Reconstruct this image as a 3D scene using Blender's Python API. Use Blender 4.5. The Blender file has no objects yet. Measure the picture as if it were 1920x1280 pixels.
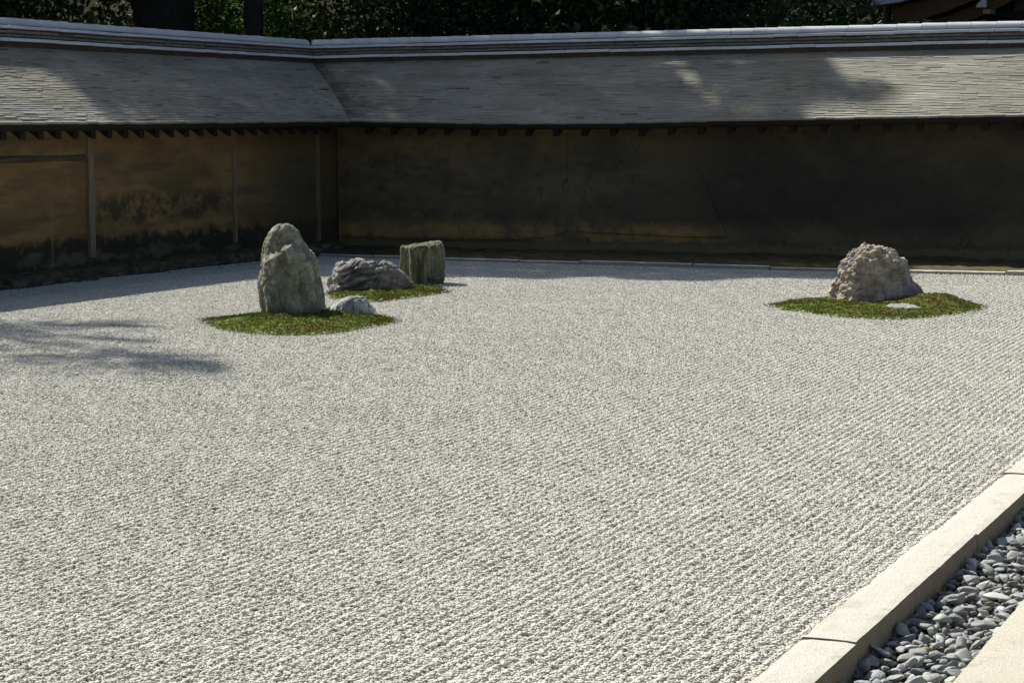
import bpy, math, random
import numpy as np
from mathutils import Vector, Matrix, noise
random.seed(7)
rng = np.random.default_rng(11)
sc = bpy.context.scene
COL = sc.collection

# ------------------------------------------------------------------ camera
EYE, PITCH, YAW, ROLL = 1.5, .10379, .42179, -.0063
fw = Vector((-math.sin(YAW)*math.cos(PITCH), math.cos(YAW)*math.cos(PITCH), -math.sin(PITCH)))
rt = Vector((math.cos(YAW), math.sin(YAW), 0)); up = rt.cross(fw)
r2 = rt*math.cos(ROLL)+up*math.sin(ROLL); u2 = up*math.cos(ROLL)-rt*math.sin(ROLL)
cam_d = bpy.data.cameras.new('camera'); cam = bpy.data.objects.new('camera', cam_d); COL.objects.link(cam)
cam_d.sensor_width = 36; cam_d.lens = 3828/1920*36; cam_d.clip_start = .1; cam_d.clip_end = 2000
m = Matrix.Identity(4)
for i in range(3):
    m[i][0], m[i][1], m[i][2] = r2[i], u2[i], -fw[i]
m[2][3] = EYE
cam.matrix_world = m
sc.camera = cam

# ------------------------------------------------------------------ light
SUN = Vector((-.88, .45, 1.0))                       # towards the sun
elev = math.atan2(1, math.hypot(.88, .45)); azim = math.atan2(-.88, .45)
w = bpy.data.worlds.new('World'); sc.world = w; w.use_nodes = True
nt = w.node_tree
sky = nt.nodes.new('ShaderNodeTexSky'); sky.sky_type = 'NISHITA'; sky.sun_disc = False
sky.sun_elevation = elev; sky.sun_rotation = azim; sky.altitude = 50; sky.air_density = .95; sky.dust_density = 3; sky.ozone_density = .5
bg = nt.nodes['Background']; nt.links.new(sky.outputs[0], bg.inputs[0]); bg.inputs[1].default_value = .056
sd = bpy.data.lights.new('sun', 'SUN'); sun = bpy.data.objects.new('sun', sd); COL.objects.link(sun)
sd.energy = 4.4; sd.angle = math.radians(.53); sd.color = (1, .957, .84)
sun.rotation_euler = SUN.to_track_quat('Z', 'Y').to_euler(); sun.location = (-15, 20, 20)
vs = sc.view_settings
vs.view_transform = 'Standard'; vs.look = 'None'; vs.exposure = .85; vs.gamma = 1
sc.cycles.max_bounces = 5; sc.cycles.diffuse_bounces = 3; sc.cycles.glossy_bounces = 2; sc.cycles.transmission_bounces = 2

# ------------------------------------------------------------------ node helpers
class Mat:
    def __init__(s, name, rough=.85, spec=.3):
        s.m = bpy.data.materials.new(name); s.m.use_nodes = True; s.nt = s.m.node_tree; s.nt.nodes.clear()
        s.out = s.nt.nodes.new('ShaderNodeOutputMaterial'); s.b = s.nt.nodes.new('ShaderNodeBsdfPrincipled')
        s.nt.links.new(s.b.outputs[0], s.out.inputs[0])
        s.b.inputs['Roughness'].default_value = rough; s.b.inputs['Specular IOR Level'].default_value = spec
        s._p = None
    def put(s, sock, v):
        if isinstance(v, bpy.types.NodeSocket): s.nt.links.new(v, sock)
        elif isinstance(v, (tuple, list)) and len(v) == 3 and sock.type == 'RGBA': sock.default_value = (*v, 1)
        else: sock.default_value = v
    def pos(s):
        if s._p is None: s._p = s.nt.nodes.new('ShaderNodeNewGeometry').outputs['Position']
        return s._p
    def obj(s): return s.nt.nodes.new('ShaderNodeTexCoord').outputs['Object']
    def vmul(s, v, k):
        n = s.nt.nodes.new('ShaderNodeVectorMath'); n.operation = 'MULTIPLY'; s.put(n.inputs[0], v); n.inputs[1].default_value = k; return n.outputs[0]
    def sep(s, v):
        n = s.nt.nodes.new('ShaderNodeSeparateXYZ'); s.put(n.inputs[0], v); return n.outputs
    def noise(s, v, scale, detail=3, rough=.55, dist=0):
        n = s.nt.nodes.new('ShaderNodeTexNoise'); s.put(n.inputs['Vector'], v); n.inputs['Scale'].default_value = scale
        n.inputs['Detail'].default_value = detail; n.inputs['Roughness'].default_value = rough; n.inputs['Distortion'].default_value = dist
        return n.outputs[0]
    def voro(s, v, scale, feature='F1'):
        n = s.nt.nodes.new('ShaderNodeTexVoronoi'); n.feature = feature; s.put(n.inputs['Vector'], v); n.inputs['Scale'].default_value = scale; return n.outputs[0]
    def ramp(s, f, stops):
        n = s.nt.nodes.new('ShaderNodeValToRGB'); s.put(n.inputs[0], f); el = n.color_ramp.elements
        while len(el) < len(stops): el.new(.5)
        for e, (p, c) in zip(el, stops): e.position = p; e.color = (*c, 1) if len(c) == 3 else c
        return n.outputs[0]
    def mix(s, f, a, b, mode='MIX'):
        n = s.nt.nodes.new('ShaderNodeMix'); n.data_type = 'RGBA'; n.blend_type = mode
        s.put(n.inputs[0], f); s.put(n.inputs[6], a); s.put(n.inputs[7], b); return n.outputs[2]
    def ma(s, op, a, b=0., c=None, clamp=False):
        n = s.nt.nodes.new('ShaderNodeMath'); n.operation = op; n.use_clamp = clamp
        s.put(n.inputs[0], a); s.put(n.inputs[1], b)
        if c is not None: s.put(n.inputs[2], c)
        return n.outputs[0]
    def step(s, v, lo, hi, a=0., b=1.):
        n = s.nt.nodes.new('ShaderNodeMapRange'); n.interpolation_type = 'SMOOTHSTEP'; s.put(n.inputs[0], v)
        s.put(n.inputs[1], lo); s.put(n.inputs[2], hi); n.inputs[3].default_value = a; n.inputs[4].default_value = b; return n.outputs[0]
    def attr(s, name):
        n = s.nt.nodes.new('ShaderNodeAttribute'); n.attribute_name = name; return n.outputs['Fac']
    def orand(s): return s.nt.nodes.new('ShaderNodeObjectInfo').outputs['Random']
    def bump(s, h, dist, strength=1.):
        n = s.nt.nodes.new('ShaderNodeBump'); s.put(n.inputs['Height'], h); n.inputs['Distance'].default_value = dist
        n.inputs['Strength'].default_value = strength; s.nt.links.new(n.outputs[0], s.b.inputs['Normal'])
    def col(s, c): s.put(s.b.inputs['Base Color'], c); return s.m

def mat_gravel():
    k = Mat('gravel_grain', .9, .2)
    p = k.pos(); t = k.ma('ADD', k.attr('shade'), k.ma('MULTIPLY', k.ma('SUBTRACT', k.noise(p, .8, 4, .6), .5), .45))
    return k.col(k.ramp(t, [(0, (.27, .26, .23)), (.18, (.45, .442, .4)), (.55, (.53, .522, .474)), (1, (.61, .602, .55))]))
def mat_gravel_bed():
    k = Mat('gravel_bed', .95, .1); return k.col(k.ramp(k.noise(k.pos(), 60), [(.3, (.3, .29, .26)), (.7, (.45, .44, .4))]))
def mat_granite(name, a, b, stain):
    k = Mat(name, .8, .25); p = k.pos()
    c = k.mix(k.noise(p, 4, 4), a, b)
    c = k.mix(k.step(k.noise(p, 230, 3), .54, .64), c, tuple(x*.6 for x in a))
    c = k.mix(k.step(k.noise(p, 300, 2), .6, .7), c, tuple(min(.85, x*1.18) for x in b))
    c = k.mix(k.ma('MULTIPLY', k.step(k.noise(p, 2.2, 5), .56, .72), .35), c, stain)
    nz = k.sep(k.nt.nodes.new('ShaderNodeNewGeometry').outputs['Normal'])[2]                # steep faces mixed towards the stain colour
    c = k.mix(k.ma('MULTIPLY', k.step(nz, .2, .75, 1, 0), k.step(k.noise(p, 18, 5, .7), .25, .5, .55, .95)), c, stain)
    c = k.mix(k.step(k.noise(p, 7, 7, .78), .57, .66, 0, .45), c, tuple(x*.62 for x in a))
    c = k.mix(k.step(k.noise(p, 22, 6, .8), .64, .7, 0, .5), c, (.3, .29, .25))
    k.bump(k.noise(p, 200, 4, .7), .005, .9)
    return k.col(c)
def mat_rock(name, stops, scale=6., stretch=(1, 1, 1), patch=None, pale=None, bump=.012, fine=60):
    stops = [(p_, tuple(v*f for v in c_)) for (p_, c_), f in zip(stops, (.72, 1, 1.18))]
    k = Mat(name, .88, .25); o = k.obj(); q = k.vmul(o, stretch)
    c = k.ramp(k.noise(q, scale, 7, .62, .4), stops)
    c = k.mix(k.step(k.noise(q, scale*4, 5, .7), .52, .7, 0, .6), c, tuple(x*.42 for x in stops[1][1]))
    if pale: c = k.mix(k.step(k.noise(o, scale*1.3, 6, .75, .6), .54, .66, 0, pale[1]), c, pale[0])
    if patch: c = k.mix(k.step(k.noise(o, scale*.55, 5, .6, .5), .52, .62, 0, patch[1]), c, patch[0])
    c = k.mix(k.step(k.noise(q, fine*1.5, 3), .58, .72, 0, .45), c, tuple(min(.6, x*1.7) for x in stops[-1][1]))
    c = k.mix(k.step(k.voro(o, fine*.22), .16, .24, .35, 0), c, tuple(min(.6, x*1.25) for x in stops[-1][1]))      # crusts of lichen
    c = k.mix(k.step(k.voro(q, scale*1.6, 'DISTANCE_TO_EDGE'), .008, .03, .25, 0), c, tuple(x*.3 for x in stops[0][1]))    # fractures
    h = k.ma('ADD', k.noise(q, fine*.35, 8, .75), k.ma('MULTIPLY', k.voro(q, fine*.4, 'DISTANCE_TO_EDGE'), .35))
    k.bump(h, bump, .9)
    return k.col(c)
def mat_moss():
    k = Mat('moss', .95, .1); p = k.pos()
    c = k.ramp(k.noise(p, 2.6, 3, .55), [(.28, (.105, .072, .028)), (.39, (.125, .108, .03)), (.48, (.092, .12, .022)), (.68, (.125, .175, .026))])
    c = k.mix(k.step(k.noise(p, 40, 3), .5, .7, 0, .5), c, (.07, .08, .02))
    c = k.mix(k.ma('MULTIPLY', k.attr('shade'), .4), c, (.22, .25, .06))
    tr = k.nt.nodes.new('ShaderNodeBsdfTranslucent'); mx = k.nt.nodes.new('ShaderNodeMixShader'); mx.inputs[0].default_value = .22
    k.put(tr.inputs[0], c); k.nt.links.new(k.b.outputs[0], mx.inputs[1]); k.nt.links.new(tr.outputs[0], mx.inputs[2]); k.nt.links.new(mx.outputs[0], k.out.inputs[0])
    return k.col(c)
def mat_simple(name, a, b, scale, rough=.85, stretch=(1, 1, 1), bump=.0, spec=.25):
    k = Mat(name, rough, spec); q = k.vmul(k.pos(), stretch); f = k.noise(q, scale, 5, .62)
    if bump: k.bump(f, bump)
    return k.col(k.ramp(f, [(.3, a), (.7, b)]))
def mat_shingle():
    k = Mat('shingle', .85, .3); p = k.pos()
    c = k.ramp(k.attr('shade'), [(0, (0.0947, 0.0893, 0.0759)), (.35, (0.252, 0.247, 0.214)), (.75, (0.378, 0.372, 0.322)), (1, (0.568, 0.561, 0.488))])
    c = k.mix(k.step(k.noise(p, 1.4, 5, .65), .45, .66, 0, .4), c, (0.211, 0.189, 0.133))
    c = k.mix(k.step(k.noise(p, 3.5, 4, .65), .55, .7, 0, .35), c, (0.146, 0.157, 0.114))
    return k.col(c)
def mat_tile():
    k = Mat('roof_tile', .42, .5); p = k.pos()
    c = k.ramp(k.noise(p, 3, 4), [(.3, (0.491, 0.523, 0.56)), (.7, (0.648, 0.684, 0.729))])
    c = k.mix(k.ma('MULTIPLY', k.orand(), .35), c, (0.402, 0.425, 0.452))
    c = k.mix(k.step(k.noise(p, 9, 5, .7), .6, .72, 0, .45), c, (0.123, 0.132, 0.0964))
    k.bump(k.noise(p, 60, 3), .002, .5)
    return k.col(c)
def mat_pebble():
    k = Mat('pebble', .62, .35); r = k.orand(); o = k.obj()
    c = k.ramp(r, [(0, (0.133, 0.145, 0.155)), (.35, (0.216, 0.234, 0.246)), (.7, (0.297, 0.318, 0.326)), (.9, (0.38, 0.395, 0.392)), (.975, (0.492, 0.499, 0.477))])
    h2 = k.ma('FRACT', k.ma('MULTIPLY', r, 37.7))
    c = k.mix(k.step(h2, .9, .93, 0, .4), c, (0.228, 0.19, 0.143))
    c = k.mix(k.step(h2, .12, .1, 0, .45), c, (0.152, 0.19, 0.17))
    c = k.mix(k.step(k.noise(k.pos(), 30, 5, .65), .42, .68, 0, .5), c, (0.37, 0.384, 0.376))
    c = k.mix(k.step(k.noise(k.pos(), 150, 4, .7), .55, .75, 0, .4), c, (0.0923, 0.0998, 0.106))
    k.bump(k.noise(k.pos(), 140, 5, .7), .003, .8)
    return k.col(c)
def mat_plaster_far():
    k = Mat('dark_oiled_plaster', .85, .1); p = k.pos(); x, y, z = k.sep(p)
    st = k.vmul(p, (1, 1, 1.9))
    n1 = k.noise(st, 1.1, 6, .65, .3); n2 = k.noise(st, 5, 6, .7); n3 = k.noise(p, 45, 4, .7)
    c = k.ramp(n1, [(.32, (0.073, 0.0675, 0.052)), (.5, (0.108, 0.0936, 0.065)), (.68, (0.174, 0.139, 0.0838))])
    zz = k.ma('ADD', z, k.ma('MULTIPLY', k.ma('SUBTRACT', n2, .5), .22))
    band = k.ma('MULTIPLY', k.step(zz, .13, .2), k.step(zz, .26, .42, 1, 0))
    band = k.ma('MULTIPLY', band, k.step(k.ma('ADD', x, k.ma('MULTIPLY', n1, 1.5)), -7.1, -6.4, 1, .12))
    band = k.ma('MULTIPLY', band, k.step(k.noise(p, 1.7, 6, .7, .6), .36, .6, .15, 1))
    c = k.mix(k.ma('MULTIPLY', band, .9), c, (0.435, 0.271, 0.098))
    topb = k.ma('MULTIPLY', k.step(zz, 1.0, 1.45), k.step(n1, .42, .6))
    c = k.mix(k.ma('MULTIPLY', topb, .55), c, (0.218, 0.149, 0.0722))
    midl = k.ma('MULTIPLY', k.step(x, -9.6, -11.2), k.step(n2, .4, .65))
    c = k.mix(k.ma('MULTIPLY', midl, .5), c, (0.226, 0.161, 0.0869))
    low = k.step(zz, .1, .16, 1, 0)
    c = k.mix(k.ma('MULTIPLY', low, .7), c, (0.192, 0.165, 0.0894))
    c = k.mix(k.step(n3, .62, .72, 0, .5), c, (0.296, 0.248, 0.166))
    c = k.mix(k.step(k.noise(k.vmul(p, (6, 6, .7)), 3, 4, .7), .58, .75, 0, .4), c, (0.0522, 0.0478, 0.0376))
    c = k.mix(k.step(k.noise(k.vmul(p, (1, 1, .12)), 9, 6, .75), .58, .66, 0, .3), c, (0.147, 0.126, 0.086))
    c = k.mix(k.step(k.noise(p, 7, 8, .8), .56, .62, 0, .45), c, (0.0322, 0.0297, 0.0258))
    c = k.mix(k.step(k.noise(p, 16, 6, .8), .66, .7, 0, .6), c, (0.221, 0.189, 0.133))
    oil = k.ma('MULTIPLY', k.step(k.ma('ADD', x, k.ma('MULTIPLY', n1, 2.2)), -7.4, -6.2), k.step(zz, .16, .5))
    c = k.mix(k.ma('MULTIPLY', oil, .6), c, (0.0276, 0.0279, 0.0267))
    k.bump(k.ma('ADD', n2, k.ma('MULTIPLY', n3, .3)), .018, .8)
    return k.col(c)
def mat_plaster_side():
    k = Mat('ochre_plaster', .88, .2); p = k.pos(); x, y, z = k.sep(p)
    n1 = k.noise(k.vmul(p, (1, 1, 2.2)), 1.3, 6, .65, .3); n2 = k.noise(k.vmul(p, (1, 1, 1.15)), 4.2, 8, .72); n3 = k.noise(p, 50, 4, .7)
    c = k.ramp(n1, [(.3, (0.133, 0.0876, 0.0411)), (.5, (0.224, 0.146, 0.0656)), (.72, (0.305, 0.194, 0.0838))])
    c = k.mix(k.step(k.noise(k.vmul(p, (1, .4, 3)), 2.4, 5, .6), .5, .64, 0, .75), c, (0.112, 0.0892, 0.0525))
    zz = k.ma('ADD', z, k.ma('MULTIPLY', k.ma('SUBTRACT', n2, .5), .5))
    low = k.step(zz, .34, .44, 1, 0)
    c = k.mix(k.ma('MULTIPLY', low, .96), c, (0.0306, 0.0294, 0.0224))
    pale = k.ma('MULTIPLY', k.ma('MULTIPLY', k.step(zz, .1, .16), k.step(zz, .3, .24)), k.step(n1, .5, .6))
    c = k.mix(k.ma('MULTIPLY', pale, .5), c, (0.163, 0.157, 0.118))
    mid = k.ma('MULTIPLY', k.ma('MULTIPLY', k.step(zz, .5, .62), k.step(zz, .92, .78)), k.ma('MULTIPLY', k.step(y, 17.6, 17.75), k.step(y, 20.5, 20.1)))
    c = k.mix(k.ma('MULTIPLY', mid, k.step(n2, .44, .56, 0, .9)), c, (0.056, 0.0492, 0.0318))
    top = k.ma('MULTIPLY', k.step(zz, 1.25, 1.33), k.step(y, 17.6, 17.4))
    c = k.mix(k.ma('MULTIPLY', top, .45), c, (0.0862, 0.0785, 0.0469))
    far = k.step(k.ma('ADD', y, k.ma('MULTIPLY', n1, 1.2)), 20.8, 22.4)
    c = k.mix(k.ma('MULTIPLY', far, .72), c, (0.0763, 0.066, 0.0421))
    ln = k.ma('ABSOLUTE', k.ma('SUBTRACT', k.ma('ADD', y, k.ma('MULTIPLY', k.ma('SUBTRACT', n2, .5), .06)), 16.88))
    c = k.mix(k.ma('MULTIPLY', k.step(ln, .012, .028, 1, 0), k.step(z, .98, .6, 0, .28)), c, (0.305, 0.252, 0.15))
    c = k.mix(k.step(k.noise(k.vmul(p, (1, .35, 4)), 6, 6, .75), .58, .64, 0, .4), c, (.06, .05, .036))
    c = k.mix(k.step(k.noise(p, 14, 6, .8), .63, .68, 0, .5), c, (.25, .19, .11))
    c = k.mix(k.step(n3, .6, .72, 0, .45), c, (0.0508, 0.0419, 0.0281))
    k.bump(k.ma('ADD', n2, k.ma('MULTIPLY', n3, .3)), .012, .7)
    return k.col(c)
def mat_leaf(name, a, b, c3):
    m_ = bpy.data.materials.new(name); m_.use_nodes = True; t = m_.node_tree; t.nodes.clear()
    out = t.nodes.new('ShaderNodeOutputMaterial'); mx = t.nodes.new('ShaderNodeMixShader'); d = t.nodes.new('ShaderNodeBsdfPrincipled')
    tr = t.nodes.new('ShaderNodeBsdfTranslucent'); at = t.nodes.new('ShaderNodeAttribute'); at.attribute_name = 'shade'
    cr = t.nodes.new('ShaderNodeValToRGB'); e = cr.color_ramp.elements; e.new(.5)
    for q, (pp, cc) in zip(e, ((0, a), (.5, b), (1, c3))): q.position = pp; q.color = (*cc, 1)
    t.links.new(at.outputs['Fac'], cr.inputs[0])
    for n in (d, tr): t.links.new(cr.outputs[0], n.inputs[0])
    d.inputs['Roughness'].default_value = .55; d.inputs['Specular IOR Level'].default_value = .2
    mx.inputs[0].default_value = .3; t.links.new(d.outputs[0], mx.inputs[1]); t.links.new(tr.outputs[0], mx.inputs[2]); t.links.new(mx.outputs[0], out.inputs[0])
    return m_

M = dict(
    gravel=mat_gravel(), bed=mat_gravel_bed(),
    kerb=mat_granite('kerb_granite', (.5, .487, .44), (.585, .57, .52), (.26, .21, .14)),
    paving=mat_granite('paving_granite', (.47, .445, .375), (.57, .545, .47), (.38, .33, .24)),
    edging=mat_granite('edging_granite', (.5, .5, .48), (.62, .62, .6), (.3, .29, .26)),
    oldshadetile=mat_simple('weathered_shaded_tile', (.13, .14, .13), (.24, .25, .24), 12, .7, (1, 1, 1), .002), moss=mat_moss(), shingle=mat_shingle(), tile=mat_tile(), pebble=mat_pebble(),  # recessed ridge courses: weathered tone plus painted-in shade of the course above
    far=mat_plaster_far(), side=mat_plaster_side(),
    beamwood=mat_simple('stained_timber', (.045, .038, .028), (.13, .1, .065), 5, .85, (1, .6, 5), .004),
    darkwood=mat_simple('dark_timber', (.011, .009, .007), (.026, .02, .015), 8, .8, (1, 1, 6), .004),
    postwood=mat_simple('grey_timber', (.14, .115, .075), (.25, .21, .145), 6, .85, (8, 8, .6), .004),
    core=mat_simple('ridge_clay', (.05, .038, .03), (.09, .068, .052), 14, .95, bump=.01),
    soil=mat_simple('dark_soil', (.02, .019, .014), (.045, .04, .026), 5, .95, bump=.02, spec=0),
    bank=mat_simple('mossy_earth', (.05, .048, .028), (.14, .125, .068), 9, .95, (1, 1, 1), .025, 0),
    bark=mat_simple('dark_bark', (.018, .015, .012), (.05, .04, .03), 9, .95, (6, 6, .8), .03),
    palebark=mat_simple('pale_bark', (.1, .09, .075), (.2, .18, .15), 9, .9, (6, 6, .8), .02),
    footing=mat_rock('footing_rock', [(.3, (.04, .038, .03)), (.5, (.085, .08, .064)), (.75, (.2, .185, .15))], 5, bump=.02),
    leaf=mat_leaf('leaf', (.014, .028, .013), (.032, .06, .024), (.06, .1, .04)),
    brightleaf=mat_leaf('bright_leaf', (.03, .065, .012), (.07, .14, .02), (.13, .22, .04)),
    brownwood=mat_simple('brown_timber', (.1, .056, .03), (.2, .115, .06), 7, .7, (1, 1, 6), .004),
    whitepaint=mat_simple('white_paint', (.6, .6, .58), (.75, .75, .72), 20, .7),
    tanpaint=mat_simple('tan_wood_end', (.3, .25, .15), (.42, .36, .24), 20, .8),
)

# ------------------------------------------------------------------ mesh helpers
def mesh_np(name, V, F, shade=None, smooth=True):
    """V (n,3), F (m,k) with a constant k"""
    V = np.asarray(V, np.float32); F = np.asarray(F, np.int32); me = bpy.data.meshes.new(name)
    me.vertices.add(len(V)); me.vertices.foreach_set('co', V.ravel())
    k = F.shape[1]; me.loops.add(F.size); me.loops.foreach_set('vertex_index', F.ravel())
    me.polygons.add(len(F)); me.polygons.foreach_set('loop_start', np.arange(0, F.size, k, dtype=np.int32))
    me.polygons.foreach_set('loop_total', np.full(len(F), k, np.int32))
    me.polygons.foreach_set('use_smooth', np.full(len(F), smooth, bool))
    if shade is not None:
        a = me.attributes.new('shade', 'FLOAT', 'POINT'); a.data.foreach_set('value', np.asarray(shade, np.float32))
    me.update(calc_edges=True); me.validate(); return me
def mesh_py(name, V, F, smooth=False):
    me = bpy.data.meshes.new(name); me.from_pydata([tuple(v) for v in V], [], F)
    if smooth: me.polygons.foreach_set('use_smooth', [True]*len(me.polygons))
    me.update(); return me
def empty(name, loc):
    o = bpy.data.objects.new(name, None); o.location = loc; o.empty_display_size = .2; COL.objects.link(o); return o
WORLD = {}
def base_of(o): return WORLD.get(o.name, Vector((0, 0, 0)))
def add(name, me, mat=None, parent=None, loc=(0, 0, 0), rot=None):
    """place an object at world loc; under a parent its world place is kept"""
    o = bpy.data.objects.new(name, me); COL.objects.link(o); loc = Vector(loc)
    if mat is not None and not me.materials: me.materials.append(mat)
    o.location = loc
    if rot is not None: o.rotation_euler = rot
    if parent is not None:
        o.parent = parent; o.location = loc-base_of(parent)
    WORLD[o.name] = loc
    return o
def root(name, loc, label, cat=None, group=None, kind=None):
    o = empty(name, loc); WORLD[o.name] = Vector(loc); tag(o, label, cat, group, kind); return o
def tag(o, label=None, cat=None, group=None, kind=None):
    if label: o['label'] = label
    if cat: o['category'] = cat
    if group: o['group'] = group
    if kind: o['kind'] = kind
    return o
def box_vf(x0, x1, y0, y1, z0, z1):
    V = [(x0, y0, z0), (x1, y0, z0), (x1, y1, z0), (x0, y1, z0), (x0, y0, z1), (x1, y0, z1), (x1, y1, z1), (x0, y1, z1)]
    return V, [(3, 2, 1, 0), (4, 5, 6, 7), (0, 1, 5, 4), (1, 2, 6, 5), (2, 3, 7, 6), (3, 0, 4, 7)]
def bevel(me, wd, seg=2):
    import bmesh
    bm = bmesh.new(); bm.from_mesh(me); bmesh.ops.bevel(bm, geom=bm.edges[:], offset=wd, segments=seg, affect='EDGES', profile=.6)
    bm.to_mesh(me); bm.free(); return me
def box(name, dims, wd=0):
    me = mesh_py(name, *box_vf(*dims)); return bevel(me, wd) if wd else me
def extrude_poly(name, pts, vec):
    n = len(pts); V = [Vector(p) for p in pts]+[Vector(p)+Vector(vec) for p in pts]
    F = [tuple(range(n)), tuple(reversed(range(n, 2*n)))]+[((i+1) % n, i, i+n, (i+1) % n+n) for i in range(n)]
    return mesh_py(name, V, F)
def tube(pts, rad, seg=10, wob=.0):
    V, F = [], []
    for i, (p, r) in enumerate(zip(pts, rad)):
        p = Vector(p); d = (Vector(pts[min(i+1, len(pts)-1)])-Vector(pts[max(i-1, 0)])).normalized()
        a = d.orthogonal().normalized(); a = Vector((1, 0, 0)) if abs(d.z) > .9 else a; a = (a-d*a.dot(d)).normalized(); b = d.cross(a)
        for k in range(seg):
            t = 2*math.pi*k/seg; rr = r*(1+wob*noise.noise(Vector((math.cos(t)*2, math.sin(t)*2, i*.7+p.x))))
            V.append(p+a*math.cos(t)*rr+b*math.sin(t)*rr)
        if i:
            o0, o1 = (i-1)*seg, i*seg
            for k in range(seg): F.append((o0+k, o0+(k+1) % seg, o1+(k+1) % seg, o1+k))
    return V, F
def interp(tab, x): return float(np.interp(x, [t[0] for t in tab], [t[1] for t in tab]))
def sstep(e0, e1, x):
    t = min(1, max(0, (x-e0)/(e1-e0))); return t*t*(3-2*t)
_p = (1+5**.5)/2
ICO_V = np.array([(-1, _p, 0), (1, _p, 0), (-1, -_p, 0), (1, -_p, 0), (0, -1, _p), (0, 1, _p), (0, -1, -_p), (0, 1, -_p), (_p, 0, -1), (_p, 0, 1), (-_p, 0, -1), (-_p, 0, 1)])/math.hypot(1, _p)
ICO_F = np.array([(0, 11, 5), (0, 5, 1), (0, 1, 7), (0, 7, 10), (0, 10, 11), (1, 5, 9), (5, 11, 4), (11, 10, 2), (10, 7, 6), (7, 1, 8), (3, 9, 4), (3, 4, 2), (3, 2, 6), (3, 6, 8), (3, 8, 9), (4, 9, 5), (2, 4, 11), (6, 2, 10), (8, 6, 7), (9, 8, 1)])
OCT_V = np.array([(1, 0, 0), (-1, 0, 0), (0, 1, 0), (0, -1, 0), (0, 0, 1), (0, 0, -1.)])
OCT_F = np.array([(0, 2, 4), (2, 1, 4), (1, 3, 4), (3, 0, 4), (2, 0, 5), (1, 2, 5), (3, 1, 5), (0, 3, 5)])
def rand_rot(n):
    q = rng.normal(size=(n, 4)); q /= np.linalg.norm(q, axis=1)[:, None]; a, b, c, d = q.T
    return np.stack([1-2*(c*c+d*d), 2*(b*c-a*d), 2*(b*d+a*c), 2*(b*c+a*d), 1-2*(b*b+d*d), 2*(c*d-a*b), 2*(b*d-a*c), 2*(c*d+a*b), 1-2*(b*b+c*c)], 1).reshape(n, 3, 3)
def scatter(P, rad, BV, BF, flat=.64):
    n = len(P); S = rad[:, None]*rng.uniform(.72, 1.3, (n, 3)); L = BV[None]*S[:, None, :]
    # a little lumpiness for each grain
    L = L*(1+rng.uniform(-.16, .16, (n, len(BV), 1)))
    W = np.einsum('nij,nvj->nvi', rand_rot(n), L); W[:, :, 2] *= flat
    V = (W+P[:, None, :]).reshape(-1, 3); F = (BF[None]+(np.arange(n)*len(BV))[:, None, None]).reshape(-1, 3)
    return V, F
def leaves(P, size, up_bias=.3):
    n = len(P); R = rand_rot(n); s = size*rng.uniform(.6, 1.35, n)
    base = np.array([(0, 0, 0), (.32, .45, .1), (0, 1, -.05), (-.32, .45, .1)])-np.array([0, .5, 0])
    W = np.einsum('nij,vj->nvi', R, base)*s[:, None, None]
    V = (W+P[:, None, :]).reshape(-1, 3); F = np.arange(n*4).reshape(n, 4)
    return V, F, np.repeat(rng.random(n), 4)

# ------------------------------------------------------------------ ground and setting
XE, YE, RUN = -12.2, 22.35, 1.35               # eave lines of the two walls, plan run to the ridge
FX, FY = XE-.45, YE+.42                        # plaster faces
EDGE_L = [(-12.95, 8.), (-12.7, 12.), (-12.44, 15.76), (-12.36, 16.5), (-12.16, 18.06), (-12.0, 19.64), (-12.0, 20.7), (-12.0, 21.2)]
EDGE_F = [(-12.0, 21.2), (-11.7, 21.12), (-10.06, 20.93), (-7.93, 20.8), (-5.93, 20.66), (-3.83, 20.72), (-1.4, 20.8)]

V, F = [], []
g = [-400, -60, -30, -14.5, -13, -6, -1, 3, 30, 60, 400]; h = [-60, 0, 2, 10, 23, 25.2, 30, 38, 60, 120, 500]
for y in h:
    for x in g: V.append((x, y, -.12))
for j in range(len(h)-1):
    for i in range(len(g)-1): k = j*len(g)+i; F.append((k, k+1, k+1+len(g), k+len(g)))
tag(add('ground', mesh_py('ground', V, F), M['soil']), 'dark bare soil under the garden and woodland', kind='structure')

# wooded slope behind
V, F = [], []; nx, ny = 50, 14
for j in range(ny):
    for i in range(nx):
        x = -75+i*2.6; t = j/(ny-1); y = 40+t*60-.25*(x+10)
        V.append((x, y, -.3+15*t**.7+2.2*noise.noise(Vector((x*.08, y*.08, 0)))*min(1, t*4)))
for j in range(ny-1):
    for i in range(nx-1): k = j*nx+i; F.append((k, k+1, k+1+nx, k+nx))
tag(add('hillside', mesh_py('hillside', V, F, True), M['soil']), 'dark wooded slope behind the walls', kind='structure')

tag(add('gravel_bed', mesh_py('gravel_bed', [(*EDGE_L[0], -.008), (-1.5, 1, -.008), (-1.5, 20.8, -.008)]+[(*p, -.008) for p in reversed(EDGE_F[:-1])]+[(*p, -.008) for p in reversed(EDGE_L[1:-1])],
    [tuple(range(2+1+len(EDGE_F)-1+len(EDGE_L)-2))]), M['bed']), 'pale bed under the raked white gravel', kind='structure')

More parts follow.
